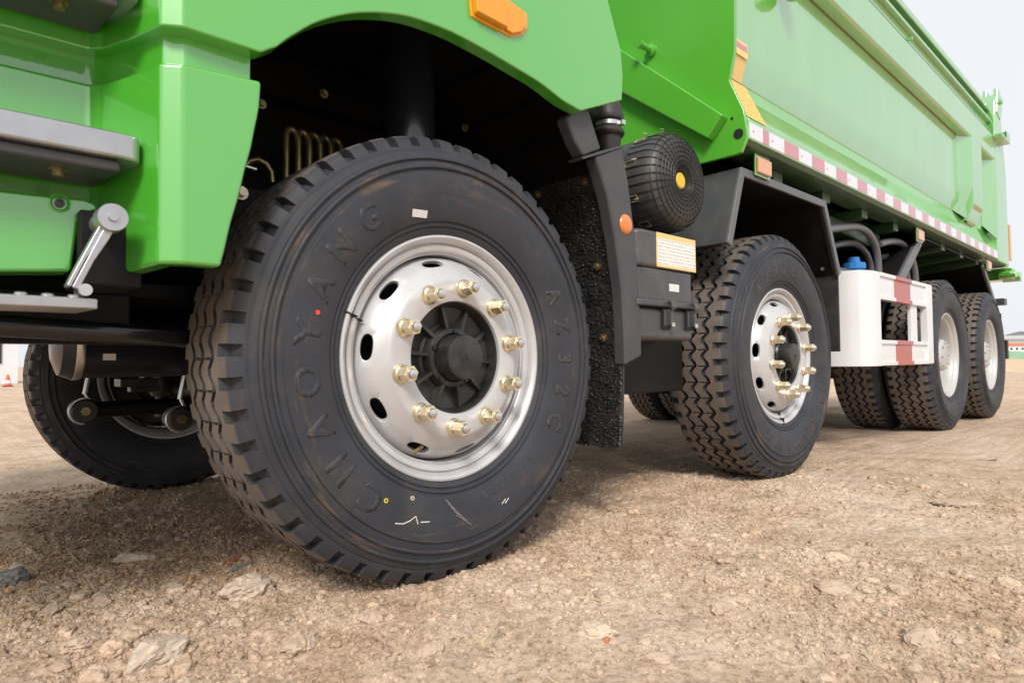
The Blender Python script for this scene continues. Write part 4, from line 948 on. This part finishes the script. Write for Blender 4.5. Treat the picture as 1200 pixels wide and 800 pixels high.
# lamp bowl under the top corner
lq = U(928, 0, Y=-.09); b = MB(); b.lathe([(0, -.045), (.03, -.042), (.048, -.025), (.052, 0), (.052, .06), (0, .06)], 28, 'Z', c=(lq.x, -.10, lq.z + .045)); part('rail_bracket', b, M['green_body'], body)
b = MB(); b.lathe([(0, -.02), (.012, -.02), (.012, .03), (0, .03)], 12, c=(3.6, YO + .03, 2.53)); part('cover_pin', b, M['green_body'], body)
# reflective tape pieces
xs = [1.374, 1.485, 1.537] + [1.537 + .1412 * k for k in range(1, 33)]
for i in range(len(xs) - 1):
    if xs[i + 1] > 6.16: break
    b = MB(); b.box((xs[i] + .001, YO - .0014, 1.379), (xs[i + 1] - .001, YO + .001, 1.437)); part('reflective_tape', b, M['tape_white'] if i % 2 == 0 else M['tape_red'], body)
    if i % 2 == 0 and xs[i] < 3.0:
        b = MB(); xm = xs[i] + .03; b.prism([(xm, 1.413), (xm + .008, 1.407), (xm, 1.400), (xm - .008, 1.407)], YO - .0019, YO - .0014); part('tape_mark', b, M['tape_red'], body)
# hanging amber reflectors
for px, py, nm in ((896, 189, 'side_reflector'), (1079.5, 271, 'side_reflector'), (1160, 312, 'side_reflector')):
    q = U(px, py, Y=-.075); b = MB(); b.box((q.x - .058, -.079, 1.272), (q.x + .058, -.068, 1.335)); sr_ = part(nm, b, M['amber_pale'], body, .004)
    b = MB(); b.box((q.x - .064, -.0675, 1.262), (q.x + .064, -.060, 1.35)); part('reflector_bracket', b, M['green_body'], sr_, .002)
# warning notice on the sloping face
def slopeP(x, t): # t up the slope 0..1
    return (x, YO + .010 + .09 * t - .0016, 1.458 + .197 * t + .0008)
b = MB(); b.add([slopeP(1.38, .03), slopeP(1.545, .03), slopeP(1.545, .97), slopeP(1.38, .97)], [(0, 1, 2, 3)]); nt_ = part('warning_notice', b, M['print_yellow'], body)
b = MB(); b.box((1.38, -.0375, 1.74), (1.50, -.0362, 1.80)); part('notice_header', b, M['orange_print'], nt_)
b = MB(); b.box((1.385, -.0385, 1.768), (1.495, -.0374, 1.790)); part('notice_stripe', b, M['tape_red'], nt_)
b = MB(); b.add([(1.38, -.0005, 1.658), (1.51, -.0005, 1.658), (1.50, -.031, 1.742), (1.38, -.031, 1.742)], [(0, 1, 2, 3)])
for i, v in enumerate(b.v): b.v[i] = (v[0], v[1] - .0022, v[2] - .0006)
part('notice_top', b, M['orange_print'], nt_)
# underside beams and cross members
for yy in (.66, 1.62):
    b = MB(); b.box((1.5, yy, 1.13), (6.4, yy + .16, 1.345)); part('floor_beam', b, M['green_shaded'], body, .01)
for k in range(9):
    x = 1.75 + .54 * k; b = MB(); b.prism([(-.02, 1.30), (.62, 1.235), (.62, 1.345), (-.02, 1.345)], x, x + .09, 'YZ'); part('cross_member', b, M['green_shaded'], body, .004)
b = MB(); b.prism([(2.55, 1.25), (3.25, 1.20), (3.45, 1.26), (3.45, 1.30), (2.55, 1.30)], .08, .30); part('underbody_box', b, M['green_shaded'], body, .01)

# ------------------------------------------------------------------ loose things on the ground
def rock(name, px, py, size, mat, label, cat='rock', seed=1, sink=.3, rot=0, tri=3, flat=1.0, group=None):
    q = U(px, py, Z=0.0)
    for _ in range(4): q = U(px, py, Z=float(gz(q.x, q.y)) + size[2] * .35)
    g = np.random.default_rng(seed); bm = bmesh.new(); bmesh.ops.create_icosphere(bm, subdivisions=tri + 1, radius=1)
    dirs = [Vector(g.normal(0, 1, 3)).normalized() for _ in range(14)]; cuts = g.uniform(.62, .95, 14)
    for v in bm.verts:
        p = v.co.copy()
        for d_, c_ in zip(dirs, cuts):
            s_ = p.dot(d_)
            if s_ > c_: p -= d_ * (s_ - c_)
        n_ = float(vn(np.array(p.x * 3 + seed), np.array(p.y * 3 + p.z * 2.3), 1.7, seed)) * .30 + float(vn(np.array(p.x * 9 + seed), np.array(p.y * 9 + p.z * 7), 1.7, seed + 1)) * .16 + float(vn(np.array(p.x * 24 + seed), np.array(p.y * 24 + p.z * 19), 1.7, seed + 2)) * .07
        p *= 1 + n_; v.co = Vector((p.x * size[0], p.y * size[1], p.z * size[2]))
    me = bpy.data.meshes.new(name); bm.to_mesh(me); bm.free(); me.materials.append(mat); me.polygons.foreach_set('use_smooth', [True] * len(me.polygons)); me.set_sharp_from_angle(angle=R(28))
    o = link(name, me); zg = float(gz(q.x, q.y)); o.location = (q.x, q.y, zg + size[2] * (.5 - sink)); o.rotation_euler = (R(g.uniform(-5, 5)), R(g.uniform(-5, 5)), R(rot))
    return thing(o, label, cat, group)
rock('concrete_chunk', 8, 680, (.055, .035, .032), M['rock_grey'], 'grey chunk of broken concrete on soil in front of the front wheel', 'rubble', 3, .25, 20)
rock('flat_stone', 155, 654, (.058, .024, .018), M['rock_pale'], 'small pale flat stone with a pointed end near the cab shade', 'stone', 8, .2, -30)
rock('stone_slab', 290, 690, (.066, .052, .034), M['rock_pale'], 'pale slab of hard earth just ahead of the front tyre', 'stone', 12, .2, 15)
rock('stone_slab', 182, 768, (.066, .046, .028), M['rock_pale'], 'broad flat pale slab half buried in clods ahead of the truck', 'stone', 17, .22, 35)
rock('white_stone', 700, 738, (.038, .024, .022), M['rock_pale'], 'whitish lumpy stone beside a small orange chip', 'stone', 23, .3, -50)
rock('brick_chip', 711, 749, (.010, .008, .009), M['brick'], 'tiny orange brick chip against the whitish lumpy stone', 'brick chip', 24, .3, 0, 2)
rock('white_pebble', 794, 637, (.016, .011, .010), M['rock_pale'], 'round white pebble alone on the smooth soil', 'pebble', 29, .3, 10, 2)
rock('brick_fragment', 272, 656, (.030, .012, .010), M['brick'], 'small red broken brick fragment ahead of the front tyre', 'brick fragment', 31, .2, 20)
rock('grey_sliver', 284, 664, (.046, .012, .008), M['rock_grey'], 'thin grey stone sliver against the red brick fragment', 'stone', 33, .2, 25)
rock('embedded_stone', 1125, 535, (.22, .10, .010), M['rock_tan'], 'large pale flat patch stone embedded in soil out from the rear wheels', 'stone', 41, .5, -45)
rock('embedded_stone', 1130, 588, (.14, .06, .008), M['rock_tan'], 'long pale flat stone embedded in soil out from the second wheel', 'stone', 43, .5, -40)
LUMPS = ['tan earth lump next to the broad flat slab', 'tan earth lump between the broad flat slab and the front tyre', 'tan earth lump next to the grey concrete chunk', 'tan earth lump under the lowest point of the front tyre', 'tan earth lump next to the pale dry weed',
         'large tan earth lump on open soil past the whitish stone', 'smaller tan earth lump paired with a large one on open soil', 'tan earth lump near the curved dry straw', 'wide low earth lump on open soil out from the second wheel', 'small earth lump past the tiny orange brick chip',
         'wide earth lump farthest out on the open soil', 'smallest earth lump between the brick fragment and the tyre', 'earth lump between the concrete chunk and the broad flat slab']
for i, (px, py, s_) in enumerate(((100, 752, .030), (350, 750, .028), (60, 715, .022), (430, 722, .024), (505, 760, .020), (850, 712, .026), (905, 722, .018), (640, 690, .016), (980, 690, .030), (770, 770, .020), (1080, 745, .030), (330, 640, .013), (120, 705, .018))):
    rock('earth_lump', px, py, (s_ * 1.45, s_ * 1.1, s_ * .75), M['rock_tan'], LUMPS[i], 'earth lump', 60 + i, .30, i * 37, 3, group='earth lumps among the clods')
# dark crumpled plastic by the far wheel
q = U(190, 573, Z=-.055); bm = bmesh.new(); bmesh.ops.create_icosphere(bm, subdivisions=4, radius=1); g = np.random.default_rng(9)
for v in bm.verts:
    p = v.co; k = 1 + .45 * abs(float(vn(np.array(p.x * 2.7), np.array(p.y * 2.7 + p.z * 3.1), 1.6, 5))) * 2 - .25 + float(vn(np.array(p.x * 7), np.array(p.y * 6 + p.z * 7), 1.3, 6)) * .35
    v.co = Vector((p.x * .085 * k, p.y * .05 * k, max(p.z, -.3) * .045 * k))
me = bpy.data.meshes.new('plastic_scrap'); bm.to_mesh(me); bm.free(); me.materials.append(M['plastic']); me.polygons.foreach_set('use_smooth', [True] * len(me.polygons)); me.set_sharp_from_angle(angle=R(25))
o = link('plastic_scrap', me); o.location = (q.x, q.y, float(gz(q.x, q.y)) + .028); thing(o, 'crumpled dark plastic scrap lying against the far front tyre', 'plastic scrap')
# straws
def straw(px, pts, label, name='straw', r=.0012, group=None):
    b = MB(); P = []
    for a, c, hgt in pts:
        q = U(a, c, Z=0.0)
        for _ in range(3): q = U(a, c, Z=float(gz(q.x, q.y)) + hgt)
        P.append(q)
    b.tube(P, r, 5); return b
b = MB()
for st in ([(548, 735, .02), (556, 747, .03), (566, 752, .032), (577, 760, .014)], [(556, 747, .03), (551, 757, .012)], [(566, 752, .032), (576, 738, .032), (585, 722, .024)], [(566, 752, .032), (578, 748, .02)], [(585, 735, .016), (577, 745, .026), (573, 752, .026)]):
    b.v += []; s_ = straw(0, st, '', r=.0015); b.add(s_.v, s_.f)
root = link('dry_weed', b.mesh('dry_weed', M['straw'])); thing(root, 'pale dry weed with forked stalks on the open soil', 'dry weed')
STRAW = [([(78, 642, .010), (88, 654, .014), (97, 662, .008)], 'short dry straw near the pale flat stone'), ([(2, 655, .003), (12, 647, .012), (23, 640, .006)], 'dry straw near the grey concrete chunk'),
         ([(670, 675, .010), (685, 673, .015), (700, 676, .010)], 'curved dry straw on clods between the tyre and open ground'), ([(775, 607, .012), (781, 613, .020), (789, 622, .008)], 'bent dry straw sticking up beyond the rubber-block tyre'),
         ([(640, 792, .003), (652, 800, .004)], 'dry straw at the edge of the clods'), ([(672, 700, .009), (690, 699, .011), (703, 703, .008)], 'straight dry straw among the crumbs'), ([(660, 712, .003), (672, 716, .003)], 'stub of dry straw beside the whitish stone')]
for pts, lb_ in STRAW: thing(link('straw', straw(0, pts, '').mesh('straw', M['straw'])), lb_, 'straw', 'straws on the soil')

# ------------------------------------------------------------------ far background
def far_block(name, x, y, sx, sy, h, mat, label, cat, rz=0, roof=None, rows=2, cols=6, group=None):
    z0 = -.075 if y > 2 else 0.0
    e = bpy.data.objects.new(name, None); col.objects.link(e); e.location = (x, y, z0); e.rotation_euler = (0, 0, R(rz)); thing(e, label, cat, group)
    b = MB(); b.box((-sx / 2, -sy / 2, 0), (sx / 2, sy / 2, h)); part('wall', b, mat, e)
    b = MB(); b.prism([(-sy / 2 - .2, h), (sy / 2 + .2, h), (0, h + sy * .12)], -sx / 2 - .2, sx / 2 + .2, 'YZ'); part('roof', b, roof or M['rock_grey'], e)
    for r_ in range(rows):
        for c in range(cols):
            b = MB(); xx = -sx / 2 + sx * (c + .5) / cols; zz2 = h * (r_ + .35) / rows; b.box((xx - sx / cols * .22, -sy / 2 - .03, zz2), (xx + sx / cols * .22, -sy / 2 + .02, zz2 + h / rows * .4)); part('window', b, M['glass'], e)
    return e
M['wall_white'] = simple('far_white_wall', (0.72, 0.73, 0.75), .7, var=.06, vscale=.6); M['roof_red'] = simple('far_red_roof', (0.55, 0.16, 0.10), .7)
M['bank'] = rock_mat('tan_bank', (0.46, 0.33, 0.21), (0.60, 0.46, 0.33)); M['bank_green'] = rock_mat('green_net', (0.20, 0.36, 0.24), (0.30, 0.46, 0.32))
far_block('site_cabin', U(8, 443, Z=.25).x - 3.2, 27, 8, 3, 2.0, M['wall_white'], 'white site cabin with orange roof beyond the far front wheel', 'cabin', 8, simple('orange_roof', (.70, .17, .04), .6), 1, 5)
# traffic cone by the cabin
cq2 = U(9.0, 453, Z=-.07); b = MB(); b.box((-.20, -.20, 0), (.20, .20, .035)); cone_ = part('traffic_cone', b, M['rubber'], None, .01); cone_.location = (cq2.x, cq2.y, float(gz(cq2.x, cq2.y)))
cone_.scale = (.62, .62, .62)
thing(cone_, 'orange and white traffic cone standing before the white cabin', 'traffic cone')
b = MB(); b.lathe([(.155, .035), (.075, .40), (.04, .56), (.03, .57), (0, .57)], 24, 'Z'); part('cone_body', b, simple('cone_orange', (.80, .12, .03), .5), cone_)
b = MB(); b.lathe([(.1335, .14), (.102, .29)], 24, 'Z'); b.v = [(x * 1.02, y * 1.02, z) for x, y, z in b.v]; part('white_collar', b, M['wall_white'], cone_)
rr_ = random.Random(4)
for i, (px, dist, wdt, h, lb_) in enumerate(((1181, 260, 14, 3.6, 'long low white shed on the skyline past the rear wheels'), (1200, 290, 30, 5.4, 'pale block with dark roof on the skyline past the rear wheels'), (1226, 320, 34, 8.5, 'tall white hall far past the open ground'))):
    d = CF + CR * ((px - 600) / FPX); d.z = 0; d.normalize(); p = CC + d * dist
    far_block('distant_building', p.x, p.y, wdt, 10, h, M['wall_white'], lb_, 'building', -35 + 8 * i, M['roof_red'] if i == 0 else M['rock_grey'], 2, 7)
# soil bank with green netting
def bank(name, dist, px0, px1, h, wdt, mat, label, cat, z0=0.0):
    b = MB(); n = 40; prof = [(-wdt / 2, 0), (-wdt * .2, h * .8), (0, h), (wdt * .2, h * .8), (wdt / 2, 0)]; vs = []
    for i in range(n):
        px = px0 + (px1 - px0) * i / (n - 1); d = CF + CR * ((px - 600) / FPX); d.z = 0; d.normalize(); c = CC + d * dist; k = .75 + .5 * rr_.random()
        for o_, hh in prof: vs.append((c.x + d.x * o_, c.y + d.y * o_, z0 - .1 + hh * k))
    fs = [(i * 5 + j, i * 5 + j + 1, i * 5 + 6 + j, i * 5 + 5 + j) for i in range(n - 1) for j in range(4)]
    b.add(vs, fs); return thing(part(name, b, mat, None, ang=60), label, cat)
bank('soil_bank', 31, 1100, 2300, .62, 3, M['bank'], 'low tan soil bank at the edge of the open ground', 'soil bank')
bank('green_net_fence', 36, 1100, 2300, .86, .4, M['bank_green'], 'low green dust net along the far soil bank', 'net')
